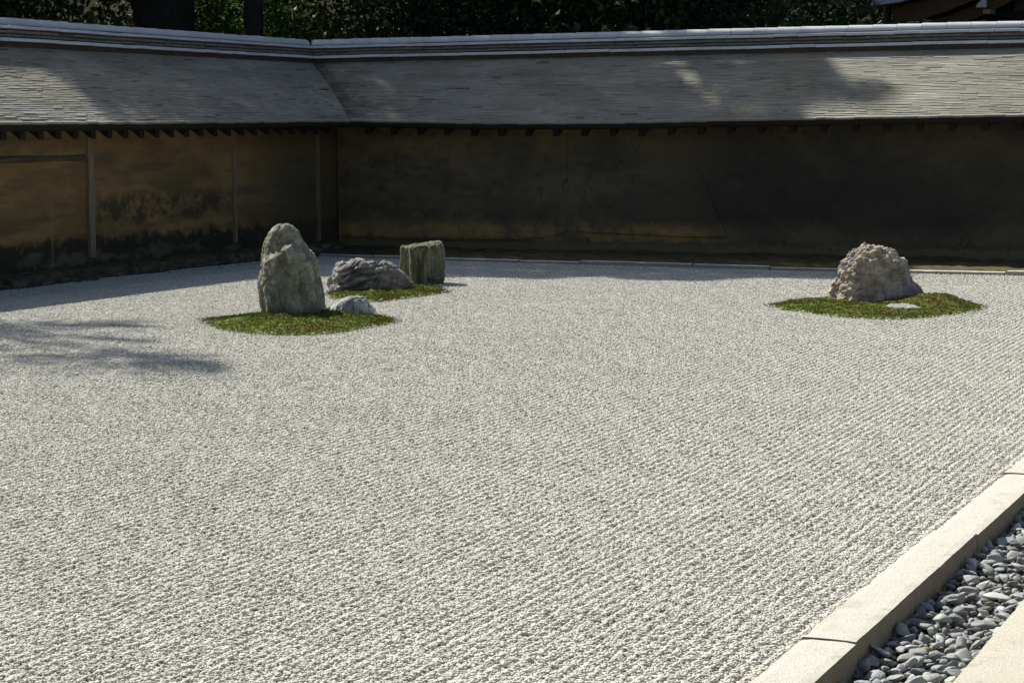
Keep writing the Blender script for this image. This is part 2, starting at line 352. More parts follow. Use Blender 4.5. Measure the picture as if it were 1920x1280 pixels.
# outlines of the moss islands
I1 = [(-8.86, 13.64), (-8.45, 13.18), (-8.1, 12.92), (-7.71, 12.81), (-7.43, 12.87), (-7.27, 13.14), (-7.24, 13.59), (-7.25, 13.95), (-7.31, 14.21), (-7.5, 14.43), (-7.75, 14.59), (-8.15, 14.81), (-8.36, 14.84), (-8.58, 14.76), (-8.75, 14.43), (-8.79, 14.11), (-8.88, 13.83)]
I2 = [(-9.15, 16.2), (-8.85, 15.81), (-8.56, 15.56), (-8.35, 15.57), (-8.27, 15.72), (-8.23, 16.04), (-8.18, 16.36), (-8.18, 16.74), (-8.22, 16.99), (-8.53, 17.43), (-8.89, 17.66), (-9.13, 17.58), (-9.33, 17.29), (-9.36, 16.93), (-9.28, 16.48)]
I3 = [(-5.12, 16.56), (-4.85, 16.15), (-4.6, 15.95), (-4.25, 15.63), (-3.88, 15.52), (-3.65, 15.61), (-3.47, 15.92), (-3.31, 16.32), (-3.24, 16.77), (-3.35, 17.21), (-3.66, 17.62), (-4.02, 17.85), (-4.43, 17.89), (-4.8, 17.63), (-5.06, 17.18), (-5.09, 16.81)]

# raked gravel: grains in one-metre squares, laid out over the garden, plus loose grains up to the crooked borders
def sines(n, kmin, kmax, amp):
    ks = []
    while len(ks) < n:
        k = rng.integers(-kmax, kmax+1, 2)
        if kmin <= math.hypot(*k) <= kmax: ks.append((k[0], k[1], rng.uniform(0, 6.28)))
    a = amp/math.sqrt(n)
    return lambda x, y: sum(a*np.cos(2*np.pi*(p*x+q*y)+f) for p, q, f in ks)
common = sines(26, 14, 38, .0031)
def gravel_tile(i):
    own = sines(26, 14, 38, .0031); n = 122
    gx, gy = np.meshgrid((np.arange(n)+.5)/n-.5, (np.arange(n)+.5)/n-.5); x = gx.ravel()+rng.uniform(-.0048, .0048, n*n); y = gy.ravel()+rng.uniform(-.0048, .0048, n*n)
    e = np.clip((.5-np.maximum(abs(x), abs(y)))/.1, 0, 1)
    z = e*own(x, y)+(1-e)*common(x, y)+.0027*np.cos(2*np.pi*22*x)+rng.normal(0, .0008, n*n)
    V, F = scatter(np.stack([x, y, z], 1), rng.uniform(.0042, .0072, n*n)*np.where(rng.random(n*n) < .05, 1.45, 1), ICO_V, ICO_F)
    sh = rng.beta(2.2, 1.6, n*n); sh[rng.random(n*n) < .04] = -.3
    me = mesh_np('gravel_square', V, F, np.repeat(sh, 12)); me.materials.append(M['gravel'])
    return bpy.data.objects.new('gravel_square', me)
tiles = bpy.data.collections.new('gravel_squares')
for i in range(4): tiles.objects.link(gravel_tile(i))
TX = -11.6
def filler():
    P = []
    s = .0135
    y = np.arange(9, 21.2, s)
    for yy in y:
        xl = interp([(q, p) for p, q in EDGE_L], yy)+.03
        if TX > xl:
            n = int((TX-xl)/s); P.append(np.stack([xl+(np.arange(n)+.5)*s, np.full(n, yy), np.zeros(n)], 1))
    x = np.arange(TX, -1.6, s)
    for xx in x:
        yt = interp(EDGE_F, xx)-.03; n = max(0, int((yt-20)/s))
        P.append(np.stack([np.full(n, xx), 20+(np.arange(n)+.5)*s, np.zeros(n)], 1))
    for isl in (I1, I2, I3):                                               # strays on the rims of the moss
        c_ = np.mean(isl, 0)
        for k_ in range(len(isl)):
            a_, b_ = np.array(isl[k_]), np.array(isl[(k_+1) % len(isl)]); t_ = rng.random((8, 1)); e_ = a_+(b_-a_)*t_
            e_ = c_+(e_-c_)*(1-.06*rng.random((8, 1))**2); P.append(np.concatenate([e_, np.full((8, 1), .03)], 1))
    P = np.concatenate(P); st_ = P[:, 2] > .02; P[:, :2] += rng.uniform(-s*.5, s*.5, (len(P), 2)); P[:, 2] = rng.normal(.001, .003, len(P))+.0027*np.cos(2*np.pi*22*P[:, 0]); P[st_, 2] = rng.uniform(.012, .03, st_.sum())
    rad_ = rng.uniform(.0065, .0105, len(P))
    V, F = scatter(P, rad_, OCT_V, OCT_F)
    sh = rng.beta(2.2, 1.6, len(P)); sh[rng.random(len(P)) < .03] = 0
    return mesh_np('gravel', V, F, np.repeat(sh, 6))
gr = add('gravel', filler(), M['gravel'])
tag(gr, 'raked white gravel covering the garden between the walls and the kerb', kind='stuff')
ng = bpy.data.node_groups.new('lay_gravel', 'GeometryNodeTree')
ng.interface.new_socket('Geometry', in_out='INPUT', socket_type='NodeSocketGeometry'); ng.interface.new_socket('Geometry', in_out='OUTPUT', socket_type='NodeSocketGeometry')
N = ng.nodes.new; L = ng.links.new
gi, go, grd, tf, iop, ci, jn = N('NodeGroupInput'), N('NodeGroupOutput'), N('GeometryNodeMeshGrid'), N('GeometryNodeTransform'), N('GeometryNodeInstanceOnPoints'), N('GeometryNodeCollectionInfo'), N('GeometryNodeJoinGeometry')
NX, NY = 10, 18
grd.inputs[0].default_value = NX-1; grd.inputs[1].default_value = NY-1; grd.inputs[2].default_value = NX; grd.inputs[3].default_value = NY
tf.inputs['Translation'].default_value = (TX+NX/2, 20-NY/2, 0)
ci.inputs[0].default_value = tiles; ci.inputs['Separate Children'].default_value = True; ci.inputs['Reset Children'].default_value = True
ri = N('FunctionNodeRandomValue'); ri.data_type = 'INT'; ri.inputs[4].default_value = 0; ri.inputs[5].default_value = 999; ri.inputs['Seed'].default_value = 4
rr_ = N('FunctionNodeRandomValue'); rr_.data_type = 'INT'; rr_.inputs[4].default_value = 0; rr_.inputs[5].default_value = 1; rr_.inputs['Seed'].default_value = 9
mu = N('ShaderNodeMath'); mu.operation = 'MULTIPLY'; mu.inputs[1].default_value = math.pi; cx = N('ShaderNodeCombineXYZ')
L(grd.outputs[0], tf.inputs[0]); L(tf.outputs[0], iop.inputs['Points']); L(ci.outputs[0], iop.inputs['Instance']); iop.inputs['Pick Instance'].default_value = True
L(ri.outputs[2], iop.inputs['Instance Index']); L(rr_.outputs[2], mu.inputs[0]); L(mu.outputs[0], cx.inputs[2]); L(cx.outputs[0], iop.inputs['Rotation'])
L(gi.outputs[0], jn.inputs[0]); L(iop.outputs[0], jn.inputs[0]); L(jn.outputs[0], go.inputs[0])
gr.modifiers.new('lay_gravel', 'NODES').node_group = ng

# ------------------------------------------------------------------ kerb, pebble drain, paving
def stone_bar(name, x0, x1, y0, y1, z0, z1, rough=.003, seed=0, nx=5, ny=60, nz=3, along='y'):
    """a hewn bar of stone with worn uneven arrises"""
    V, F, idx = [], [], {}
    def vid(i, j, k):
        if (i, j, k) not in idx:
            x, y, z = x0+(x1-x0)*i/nx, y0+(y1-y0)*j/ny, z0+(z1-z0)*k/nz
            p = Vector((x, y, z+seed)); ed = (i in (0, nx))+(j in (0, ny))+(k in (0, nz))
            d = noise.noise_vector(p*5)*rough*.35+noise.noise_vector(p*45)*rough*.35
            if ed >= 2:
                c = Vector(((x0+x1)/2, (y0+y1)/2, (z0+z1)/2)); t = Vector((c.x-x, 0, c.z-z)).normalized()
                if i in (0, nx) and k in (0, nz): d += t*(rough*1.2+rough*2.2*max(0, noise.noise(p*22))+rough*7*max(0, noise.noise(p*9)-.38))
            dy = d.y*.5
            if j in (0, ny): dy = rough*1.6*noise.noise(Vector((x*38, seed, z*30)))+(rough*1.5*(1 if j == 0 else -1) if k == nz else 0)
            idx[(i, j, k)] = len(V); V.append((x+d.x, y+dy, z+d.z))
        return idx[(i, j, k)]
    for i in range(nx):
        for j in range(ny):
            F.append((vid(i, j, nz), vid(i+1, j, nz), vid(i+1, j+1, nz), vid(i, j+1, nz))); F.append((vid(i, j+1, 0), vid(i+1, j+1, 0), vid(i+1, j, 0), vid(i, j, 0)))
    for j in range(ny):
        for k in range(nz):
            F.append((vid(0, j+1, k), vid(0, j, k), vid(0, j, k+1), vid(0, j+1, k+1))); F.append((vid(nx, j, k), vid(nx, j+1, k), vid(nx, j+1, k+1), vid(nx, j, k+1)))
    for i in range(nx):
        for k in range(nz):
            F.append((vid(i, 0, k), vid(i+1, 0, k), vid(i+1, 0, k+1), vid(i, 0, k+1))); F.append((vid(i+1, ny, k), vid(i, ny, k), vid(i, ny, k+1), vid(i+1, ny, k+1)))
    return mesh_py(name, V, F)
kerb = root('kerb', (-1.53, 6, 0), 'pale granite kerb between the white gravel and the pebble drain', kind='structure')
ks = [2.3, 3.95, 5.62, 7.34, 8.70, 10.4, 12.1, 13.8, 15.6, 17.3, 19.0, 20.7]
for i in range(len(ks)-1):
    dz = [0, .002, .004, -.002, .001, .003, 0, .002, -.001, .002, 0][i]; dx = [0, .004, -.001, .003, 0, .002, -.002, 0, .002, 0, 0][i]
    add('kerb_stone', stone_bar('kerb_stone', -1.612+dx, -1.448+dx, ks[i]+.003, ks[i+1]-.003, -.12, .03+dz, .0026, i*3.7), M['kerb'], kerb)

drain = tag(add('pebble_drain', mesh_py('pebble_drain', [(-1.46, 2, -.1), (-1.08, 2, -.1), (-1.08, 20.7, -.1), (-1.46, 20.7, -.1)], [(0, 1, 2, 3)]), M['soil']), 'strip of dark grey river pebbles between the kerb and the paving', kind='structure')
def pebble_mesh(seed, sub=3):
    import bmesh
    bm = bmesh.new(); bmesh.ops.create_icosphere(bm, subdivisions=sub, radius=1)
    r = random.Random(seed); off = Vector((r.random()*50, r.random()*50, r.random()*50)); fl = r.uniform(.2, .42); wd = r.uniform(.5, .85)
    cuts = [(Vector((r.gauss(0, 1), r.gauss(0, 1), r.gauss(0, .6))).normalized(), r.uniform(.42, .78)) for _ in range(9)]
    for v in bm.verts:
        p = v.co.copy(); s = 1+.3*noise.noise(p*1.1+off)+.1*noise.noise(p*2.6+off)
        for n, d in cuts:
            q = p.dot(n)*s
            if q > d: s *= 1-(q-d)/q*.97
        v.co = Vector((p.x*s, p.y*s*wd, p.z*s*fl))
    me = bpy.data.meshes.new('pebble'); bm.to_mesh(me); bm.free(); me.polygons.foreach_set('use_smooth', [True]*len(me.polygons)); me.materials.append(M['pebble']); return me
pm = [pebble_mesh(i) for i in range(14)]
pr = random.Random(5); spots = []
def try_spot(x, y, r):
    for a, b, c in spots:
        if (a-x)**2+(b-y)**2 < (.64*(r+c))**2: return False
    return True
tries = 0
while tries < 26000:
    tries += 1
    x = pr.uniform(-1.44, -1.105); y = pr.uniform(5.15, 9.4); r = (.03*pr.random()+.024) if tries < 9000 else pr.uniform(.014, .024)
    if try_spot(x, y, r): spots.append((x, y, r))
spots.sort(key=lambda s: -s[2]/s[1]**1.2)
def pebble_xf(x, y, r):
    z = -.052+pr.uniform(-.012, .012)+(r-.02)*.3+.012*noise.noise(Vector((x*9, y*9, 0)))
    return Matrix.Translation((x, y, z)) @ Matrix.Rotation(pr.gauss(0, .33), 4, 'X') @ Matrix.Rotation(pr.gauss(0, .33), 4, 'Y') @ Matrix.Rotation(pr.uniform(0, 6.28), 4, 'Z') @ Matrix.Diagonal((r*1.12, r*1.12, r*1.12, 1))
TAN = mat_simple('tan_pebble', (.2, .13, .07), (.32, .23, .14), 60, .7)
PALE = mat_simple('pale_pebble', (.38, .37, .33), (.52, .5, .45), 70, .7)
special = {}
for wx, wy, mt_ in ((-1.33, 5.92, TAN), (-1.22, 6.95, PALE), (-1.17, 5.62, PALE)):
    k = min(range(300), key=lambda i: (spots[i][0]-wx)**2+(spots[i][1]-wy)**2); special[k] = mt_
for i, (x, y, r) in enumerate(spots[:300]):
    me = pm[i % 14]
    if i in special:
        me = me.copy(); me.materials.clear(); me.materials.append(special[i])
    o = bpy.data.objects.new('pebble', me); COL.objects.link(o); o.parent = drain; o.matrix_local = pebble_xf(x, y, r)
    if i in special: o['label'] = 'tan pebble among dark grey ones' if special[i] is TAN else 'pale cream pebble among dark grey ones'
Vs, Fs, n0 = [], [], 0
lo = [pebble_mesh(50+i, 2) for i in range(6)]
lov = [(np.array([v.co[:] for v in q.vertices]), np.array([p.vertices[:] for p in q.polygons])) for q in lo]
def push(x, y, r, dz=0):
    global n0
    bv, bf = lov[pr.randrange(6)]; mx = np.array(pebble_xf(x, y, r)); v = bv @ mx[:3, :3].T+mx[:3, 3]; v[:, 2] += dz
    Vs.append(v); Fs.append(bf+n0); n0 += len(bv)
for x, y, r in spots[300:]: push(x, y, r)
for yy in np.arange(5.1, 9.4, .034):                                    # the layer underneath
    for xx in np.arange(-1.44, -1.1, .034): push(xx+pr.uniform(-.01, .01), yy+pr.uniform(-.01, .01), pr.uniform(.018, .025), -.026)
for yy in np.arange(9.4, 20.6, .05):
    for xx in np.arange(-1.43, -1.1, .05): push(xx+pr.uniform(-.015, .015), yy+pr.uniform(-.015, .015), pr.uniform(.026, .036), 0)
tag(add('pebbles', mesh_np('pebbles', np.concatenate(Vs), np.concatenate(Fs)), M['pebble'], drain), kind='stuff')

pav = root('paving', (-.8, 7, 0), 'beige granite paving beside the pebble drain', kind='structure')
for i, (a, b) in enumerate(((2.4, 4.9), (4.9, 7.6), (7.6, 10.2), (10.2, 13), (13, 16), (16, 19))):
    add('paving_stone', stone_bar('paving_stone', -1.11, -.3, a+.003, b-.003, -.12, .03, .002, 40+i*2, 12, 60), M['paving'], pav)

# edging stones and mossy bank along the walls
ed = root('gravel_edging', (-12, 21.2, 0), 'thin line of worn grey edging stones along the far side of the gravel', kind='structure')
def edging(pts, lens, seed, zt=.045, hw=.045):
    r = random.Random(seed); d = [0]
    for a, b in zip(pts, pts[1:]): d.append(d[-1]+math.dist(a, b))
    s = 0
    while s < d[-1]-.2:
        e = min(d[-1], s+r.uniform(*lens)); f = lambda q: Vector((np.interp(q, d, [p[0] for p in pts]), np.interp(q, d, [p[1] for p in pts]), 0))
        a, b = f(s+.006), f(e-.006); t = (b-a); ln = t.length; ang = math.atan2(t.y, t.x)-math.pi/2
        me = stone_bar('edging_stone', -hw, hw, 0, ln, -.08, zt+r.uniform(-.01, .01), .004, r.random()*30, 3, max(4, int(ln/.06)), 2)
        add('edging_stone', me, M['edging'], ed, a, (0, 0, ang+r.uniform(-.01, .01))); s = e
edging(EDGE_L, (.5, 1.1), 3, .018, .028); edging(EDGE_F, (.6, 1.5), 4)
def bank_mesh():
    V, F = [], []; nx, ny = 150, 20
    for i in range(nx):
        x = -12.75+i*(11.8/(nx-1)); y0 = interp(EDGE_F, max(x, -12))+.13
        for j in range(ny):
            t = j/(ny-1); y = y0+(FY+.1-y0)*t; p = Vector((x*3, y*3, 0))
            V.append((x, y, -.075+.085*sstep(0, .2, t)+(.03*noise.noise(p)+.02*noise.noise(p*3))*sstep(0, .15, t)+.03*t))
    for i in range(nx-1):
        for j in range(ny-1): k = i*ny+j; F.append((k, k+ny, k+ny+1, k+1))
    return mesh_py('moss_bank', V, F, True)
tag(add('moss_bank', bank_mesh(), M['bank']), 'low mossy earth bank at the foot of the far wall', kind='structure')

# ------------------------------------------------------------------ garden walls
EAVE_F = [(-14, 1.62), (-12.1, 1.612), (-10.4, 1.568), (-8.5, 1.561), (-7.9, 1.575), (-5.9, 1.595), (-4, 1.609), (0, 1.61)]
EAVE_S = [(8, 1.58), (15.5, 1.581), (17.4, 1.586), (21.6, 1.605), (24, 1.612)]
ZTOP = 2.362; QTOP = 1.21
X_END, Y_END = -.6, 9.0
class Side:
    """s runs along the wall away from the corner, q from the eave back towards the ridge"""
    def __init__(s, far): s.far = far; s.len = (X_END-XE) if far else (YE-Y_END)
    def eave(s, a): return interp(EAVE_F, XE+a) if s.far else interp(EAVE_S, YE-a)
    def xyz(s, a, q, z): return (XE+a, YE+q, z) if s.far else (XE-q, YE-a, z)
    def z(s, a, q):
        e = s.eave(a); t = q/QTOP
        return e+(ZTOP-e)*(t+.05*math.sin(math.pi*min(1, max(0, t))))
def roof_deck(S):
    V, F, n = [], [], 60; cols = []
    for i in range(n+1):
        row = []
        for q, dz in ((.0, -.012), (.4, -.012), (.8, -.012), (QTOP+.1, -.012)):
            a = -q+(S.len+q)*i/n; V.append(S.xyz(a, q, S.z(max(0, a), q)+dz)); row.append(len(V)-1)
        for q in (QTOP+.1, .8, .4, .0):
            a = -q+(S.len+q)*i/n; V.append(S.xyz(a, q, S.z(max(0, a), q)-.062)); row.append(len(V)-1)
        cols.append(row)
    for a, b in zip(cols, cols[1:]):
        for j in range(8):
            k = (j+1) % 8; f = (a[j], b[j], b[k], a[k]); F.append(f if S.far else f[::-1])
    F.append(tuple(reversed(cols[0]))); F.append(tuple(cols[-1]))
    # outer slope
    o = len(V)
    for i in range(n+1):
        for q, z in ((RUN, ZTOP+.02), (2*RUN, 1.6), (2*RUN, 1.54), (RUN, ZTOP-.04)):
            a = -q+(S.len+q)*i/n; V.append(S.xyz(a, q, z))
    for i in range(n):
        for j in range(4):
            k = (j+1) % 4; f = (o+i*4+j, o+i*4+4+j, o+i*4+4+k, o+i*4+k); F.append(f if S.far else f[::-1])
    return mesh_py('roof', V, F)
def shingles(S, seed):
    r = random.Random(seed); V, F, sh = [], [], []; NC = 48; ex = QTOP/NC
    tone_off = seed*7.3
    for c in range(NC):
        q = c*ex; a = -q+r.uniform(-.08, 0)+.02
        while a < S.len:
            wdt = r.uniform(.08, .24); b = min(a+wdt-.002, S.len); a0 = max(a, -q-.012)
            if b > a0+.01:
                lift = .012+r.random()**4*.006+.002*noise.noise(Vector((a*1.5, c*.4, seed))); dq = r.gauss(0, .0013); rear = min(q+ex*2.1, QTOP+.08)
                q0 = max(0, q+dq) if c else -.012+r.uniform(-.004, .004)
                base = .022 if c == 0 else .014
                za, zb = S.z(max(0, a0), q0), S.z(max(0, b), q0); zr = S.z(max(0, (a0+b)/2), rear)
                n = len(V); l2 = lift+r.uniform(-.0012, .0012)
                V += [S.xyz(a0, q0, za+lift-base), S.xyz(b, q0, zb+l2-base), S.xyz(b, q0, zb+l2), S.xyz(a0, q0, za+lift), S.xyz(b, rear, zr+.001), S.xyz(a0, rear, zr+.001)]
                fs = [(n, n+1, n+2, n+3), (n+3, n+2, n+4, n+5)]
                F += fs if S.far else [f[::-1] for f in fs]
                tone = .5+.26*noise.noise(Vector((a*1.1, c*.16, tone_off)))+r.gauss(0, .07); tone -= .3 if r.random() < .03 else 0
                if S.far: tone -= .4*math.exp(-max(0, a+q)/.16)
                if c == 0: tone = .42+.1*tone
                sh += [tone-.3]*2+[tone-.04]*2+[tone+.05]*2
            a += wdt
    return mesh_np('shingles', V, F, np.clip(sh, 0, 1), False)
def cap_mesh():
    V, F = [], []; n = 10; Lc = .2815
    prof = [(0, .078), (Lc, .0735)]
    for x, r in prof:
        for k in range(n+1):
            t = math.pi*k/n; V.append((x, -math.cos(t)*r, math.sin(t)*r*1.12))
    for i in range(len(prof)-1):
        for k in range(n): a = i*(n+1)+k; F.append((a, a+n+1, a+n+2, a+1))
    nb = len(V); m_ = len(prof)*(n+1); V += V[:n+1]+V[m_-n-1:m_]; F.append(tuple(range(nb, nb+n+1))); F.append(tuple(reversed(range(nb+n+1, nb+2*n+2))))
    me = mesh_py('cap_tile', V, F, True); me.materials.append(M['tile']); return me
def course_mesh(hw, th, mt='tile', Lc=.2835):
    me = box('course_tile', (0, Lc, -hw, hw, 0, th), 0)
    for v in me.vertices:
        if v.co.z > th/2: v.co.y *= .955
    bevel(me, .003, 1); me.materials.append(M[mt]); return me
CAP = cap_mesh(); COURSES = [(2.425, course_mesh(.2, .034)), (2.475, course_mesh(.115, .027, 'oldshadetile')), (2.516, course_mesh(.115, .027, 'oldshadetile')), (2.557, course_mesh(.165, .032))]
def ridge(S, parent, seed):
    r = random.Random(seed)
    def bx_(name, q0, q1, z0, z1, mt):
        P = [S.xyz(-q0, q0, z0), S.xyz(S.len, q0, z0), S.xyz(S.len, q1, z0), S.xyz(-q1, q1, z0), S.xyz(-q0, q0, z1), S.xyz(S.len, q0, z1), S.xyz(S.len, q1, z1), S.xyz(-q1, q1, z1)]
        F = [(3, 2, 1, 0), (4, 5, 6, 7), (0, 1, 5, 4), (1, 2, 6, 5), (2, 3, 7, 6), (3, 0, 4, 7)]
        return mesh_py(name, P, F if S.far else [f[::-1] for f in F])
    rd = add('ridge', bx_('ridge', RUN-.11, RUN+.11, 2.3, 2.60, M['core']), M['core'], parent)
    add('ridge_board', bx_('ridge_board', RUN-.15, RUN-.112, 2.3, 2.4235, M['core']), M['core'], rd)
    ang = 0 if S.far else -math.pi/2
    n = int((S.len+RUN)/.2875)
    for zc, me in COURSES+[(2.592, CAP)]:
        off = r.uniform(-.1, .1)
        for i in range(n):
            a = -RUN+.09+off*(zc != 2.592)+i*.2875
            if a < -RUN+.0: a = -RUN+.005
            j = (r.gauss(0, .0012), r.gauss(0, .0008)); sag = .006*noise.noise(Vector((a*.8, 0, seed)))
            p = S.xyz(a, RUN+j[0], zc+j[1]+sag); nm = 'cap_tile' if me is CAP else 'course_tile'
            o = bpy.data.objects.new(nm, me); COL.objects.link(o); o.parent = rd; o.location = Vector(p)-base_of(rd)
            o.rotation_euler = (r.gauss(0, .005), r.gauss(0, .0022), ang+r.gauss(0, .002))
def rafters(S, parent, first, pitch):
    a = first; slope = math.atan2(ZTOP-1.6, QTOP)
    while a < S.len:
        q0, q1 = .1, .75; z0, z1 = S.z(max(a, 0), q0)-.085, S.z(max(a, 0), q1)-.085; d = .14; hw = .04
        P = [S.xyz(a+sx*hw, q, z) for sx in (-1, 1) for q, z in ((q0, z0-d-.012), (q1, z1-d), (q1, z1), (q0, z0))]
        me = mesh_py('rafter', P, [(0, 1, 2, 3), (7, 6, 5, 4), (0, 4, 5, 1), (3, 2, 6, 7), (0, 3, 7, 4)] if not S.far else [(3, 2, 1, 0), (4, 5, 6, 7), (1, 5, 4, 0), (7, 6, 2, 3), (4, 7, 3, 0)])
        add('rafter', me, M['darkwood'], parent); a += pitch
def fascia(S, parent):
    V, F, n = [], [], 50
    for i in range(n+1):
        for q, dz in ((.045, -.06), (.045, -.115), (.1, -.115), (.1, -.04)):
            a = -q+(S.len+q)*i/n; V.append(S.xyz(a, q, S.z(max(0, a), q)+dz))
    for i in range(n):
        for j in range(4): k = (j+1) % 4; f = (i*4+j, i*4+k, i*4+4+k, i*4+4+j); F.append(f if S.far else f[::-1])
    add('eave_board', mesh_py('eave_board', V, F), M['darkwood'], parent)
def plaster_wall(name, S):
    """a gently uneven plaster face on a thick wall body"""
    V, F, nx, nz = [], [], 120, 24; q = .42 if S.far else .45
    a0, a1, z0, z1 = -q, S.len, -.12, 1.76
    for i in range(nx+1):
        for k in range(nz+1):
            a, z = a0+(a1-a0)*i/nx, z0+(z1-z0)*k/nz; d = .014*noise.noise(Vector((a*.9, z*1.2, q)))+.006*noise.noise(Vector((a*4, z*4, q)))
            V.append(S.xyz(a, q-d, z))
    for i in range(nx):
        for k in range(nz): t = i*(nz+1)+k; f = (t, t+nz+1, t+nz+2, t+1); F.append(f if S.far else f[::-1])
    n = len(V); V += [S.xyz(-q, q+.03, z0), S.xyz(a1, q+.03, z0), S.xyz(a1, q+1.75, z0), S.xyz(-q-1.75, q+1.75, z0), S.xyz(-q, q+.03, z1), S.xyz(a1, q+.03, z1), S.xyz(a1, q+1.75, z1), S.xyz(-q-1.75, q+1.75, z1)]
    bf = [(4, 5, 6, 7), (0, 1, 5, 4), (1, 2, 6, 5), (2, 3, 7, 6), (3, 0, 4, 7)]
    F += [tuple(n+t for t in (f if S.far else f[::-1])) for f in bf]
    return mesh_py(name, V, F, True)

SF, SS = Side(True), Side(False)
far = root('garden_wall', (XE+5, FY, 0), 'dark oil-stained earthen wall with shingled roof running across behind the rocks', 'wall', kind='thing')
side = root('garden_wall', (FX, YE-6, 0), 'ochre earthen wall with timber posts and shingled roof, receding along the left edge', 'wall', kind='thing')
for S, par, seed in ((SF, far, 1), (SS, side, 2)):
    pl = add('plaster', plaster_wall('plaster', S), M['far'] if S.far else M['side'], par)
    rf = add('roof', roof_deck(S), M['darkwood'], par)
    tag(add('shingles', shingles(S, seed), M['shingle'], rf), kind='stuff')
    fascia(S, rf); rafters(S, rf, *((.19, .361) if S.far else (.37, .2845)))
    ridge(S, par, seed)
    if S.far:
        def patch(name, pts, th):
            o = extrude_poly(name, [(x, FY-.045, z) for x, z in pts], (0, .05, 0)); bevel(o, .006, 2)
            for v in o.vertices: v.co.y += .03-th
            return add(name, o, M['far'], pl)
        patch('plaster_patch', [(-9.33, .262), (-9.3, .45), (-9.24, .62), (-9.2, .85), (-9.16, 1.005), (-8.5, 1.012), (-7.83, 1.01), (-7.78, .95), (-7.7, .8), (-7.6, .55), (-7.52, .38), (-7.45, .235), (-7.9, .225), (-8.6, .24), (-9.0, .255)], .008)
        patch('plaster_layer', [(-12.5, .16), (-11.6, .13), (-10.9, .135), (-10.2, .15), (-9.75, .19), (-9.55, .235), (-9.475, .27), (-9.47, .6), (-9.466, 1.0), (-9.46, 1.42), (-12.5, 1.42)], .004)
        add('peeled_edge', mesh_py('peeled_edge', *tube([(-9.46, FY-.035, .9), (-9.49, FY-.05, .87), (-9.515, FY-.05, .82), (-9.52, FY-.04, .76)], [.006, .016, .014, .005], 6)), M['bank'], pl)
    else:
        for y, z0, wd in ((17.53, .2, .09), (20.32, .2, .055), (22.28, .0, .05)):
            me = stone_bar('post', FX+.0, FX+.035, y-wd/2, y+wd/2, z0, 1.62, .003, y, 2, 3, 40); add('post', me, M['postwood'], par)
        add('beam', stone_bar('beam', FX-.02, FX+.018, 9.2, 17.48, 1.195, 1.265, .01, 3, 2, 120, 3), M['beamwood'], par)
# stone footing of the side wall
r = random.Random(12); y = 10.5
while y < 22.4:
    ln = r.uniform(.18, .55); hgt = r.uniform(.07, .15); dep = r.uniform(.16, .3)
    import bmesh
    bm = bmesh.new(); bmesh.ops.create_icosphere(bm, subdivisions=4, radius=1); off = Vector((y*3, 1, 2))
    for v in bm.verts:
        p = v.co; q = Vector([math.copysign(abs(c)**.45, c) for c in p]); q *= 1+.3*noise.noise(p*1.4+off)+.16*noise.noise(p*4+off)+.06*noise.noise(p*9+off)
        v.co = Vector((q.x*dep*.62, q.y*ln*.54, q.z*hgt*.62))
    me = bpy.data.meshes.new('footing_stone'); bm.to_mesh(me); bm.free(); me.polygons.foreach_set('use_smooth', [True]*len(me.polygons))
    add('footing_stone', me, M['footing'], side, (FX+.24+r.uniform(-.04, .04), y+ln/2, hgt*.3-.03), (0, 0, r.uniform(-.08, .08))); y += ln+.01

V, F = [], []
for i in range(140):
    y = 9.5+i*13.1/139
    for j in range(6):
        t = j/5; V.append((FX-.05+t*.34, y, .13-.07*t*t+.022*noise.noise(Vector((y*3, t*2, 4)))+.014*noise.noise(Vector((y*9, t*5, 1)))-(.16 if j == 5 else 0)))
for i in range(139):
    for j in range(5): k = i*6+j; F.append((k, k+1, k+7, k+6))
add('mossy_ledge', mesh_py('mossy_ledge', V, F, True), M['bank'], side)

# ------------------------------------------------------------------ rocks
U = Vector((math.cos(YAW), math.sin(YAW), 0))
def section(poly, na, soft):
    """closed plan section: a corner polygon in a 2 x 2 square, rounded by soft"""
    n = len(poly); L_ = [math.dist(poly[i], poly[(i+1) % n]) for i in range(n)]; T = sum(L_); out = []
    for k in range(na):
        s_ = T*k/na; i = 0
        while s_ > L_[i]: s_ -= L_[i]; i = (i+1) % n
        t = s_/L_[i]; p, q = poly[i], poly[(i+1) % n]; x, y = p[0]+(q[0]-p[0])*t, p[1]+(q[1]-p[1])*t
        an = math.atan2(y, x); out.append((x*(1-soft)+math.cos(an)*soft, y*(1-soft)+math.sin(an)*soft))
    for _ in range(2): out = [((out[k-1][0]+2*out[k][0]+out[(k+1) % na][0])/4, (out[k-1][1]+2*out[k][1]+out[(k+1) % na][1])/4) for k in range(na)]
    a, b = min(p[0] for p in out), max(p[0] for p in out)
    return [((p[0]-a)/(b-a)*2-1, p[1]) for p in out]
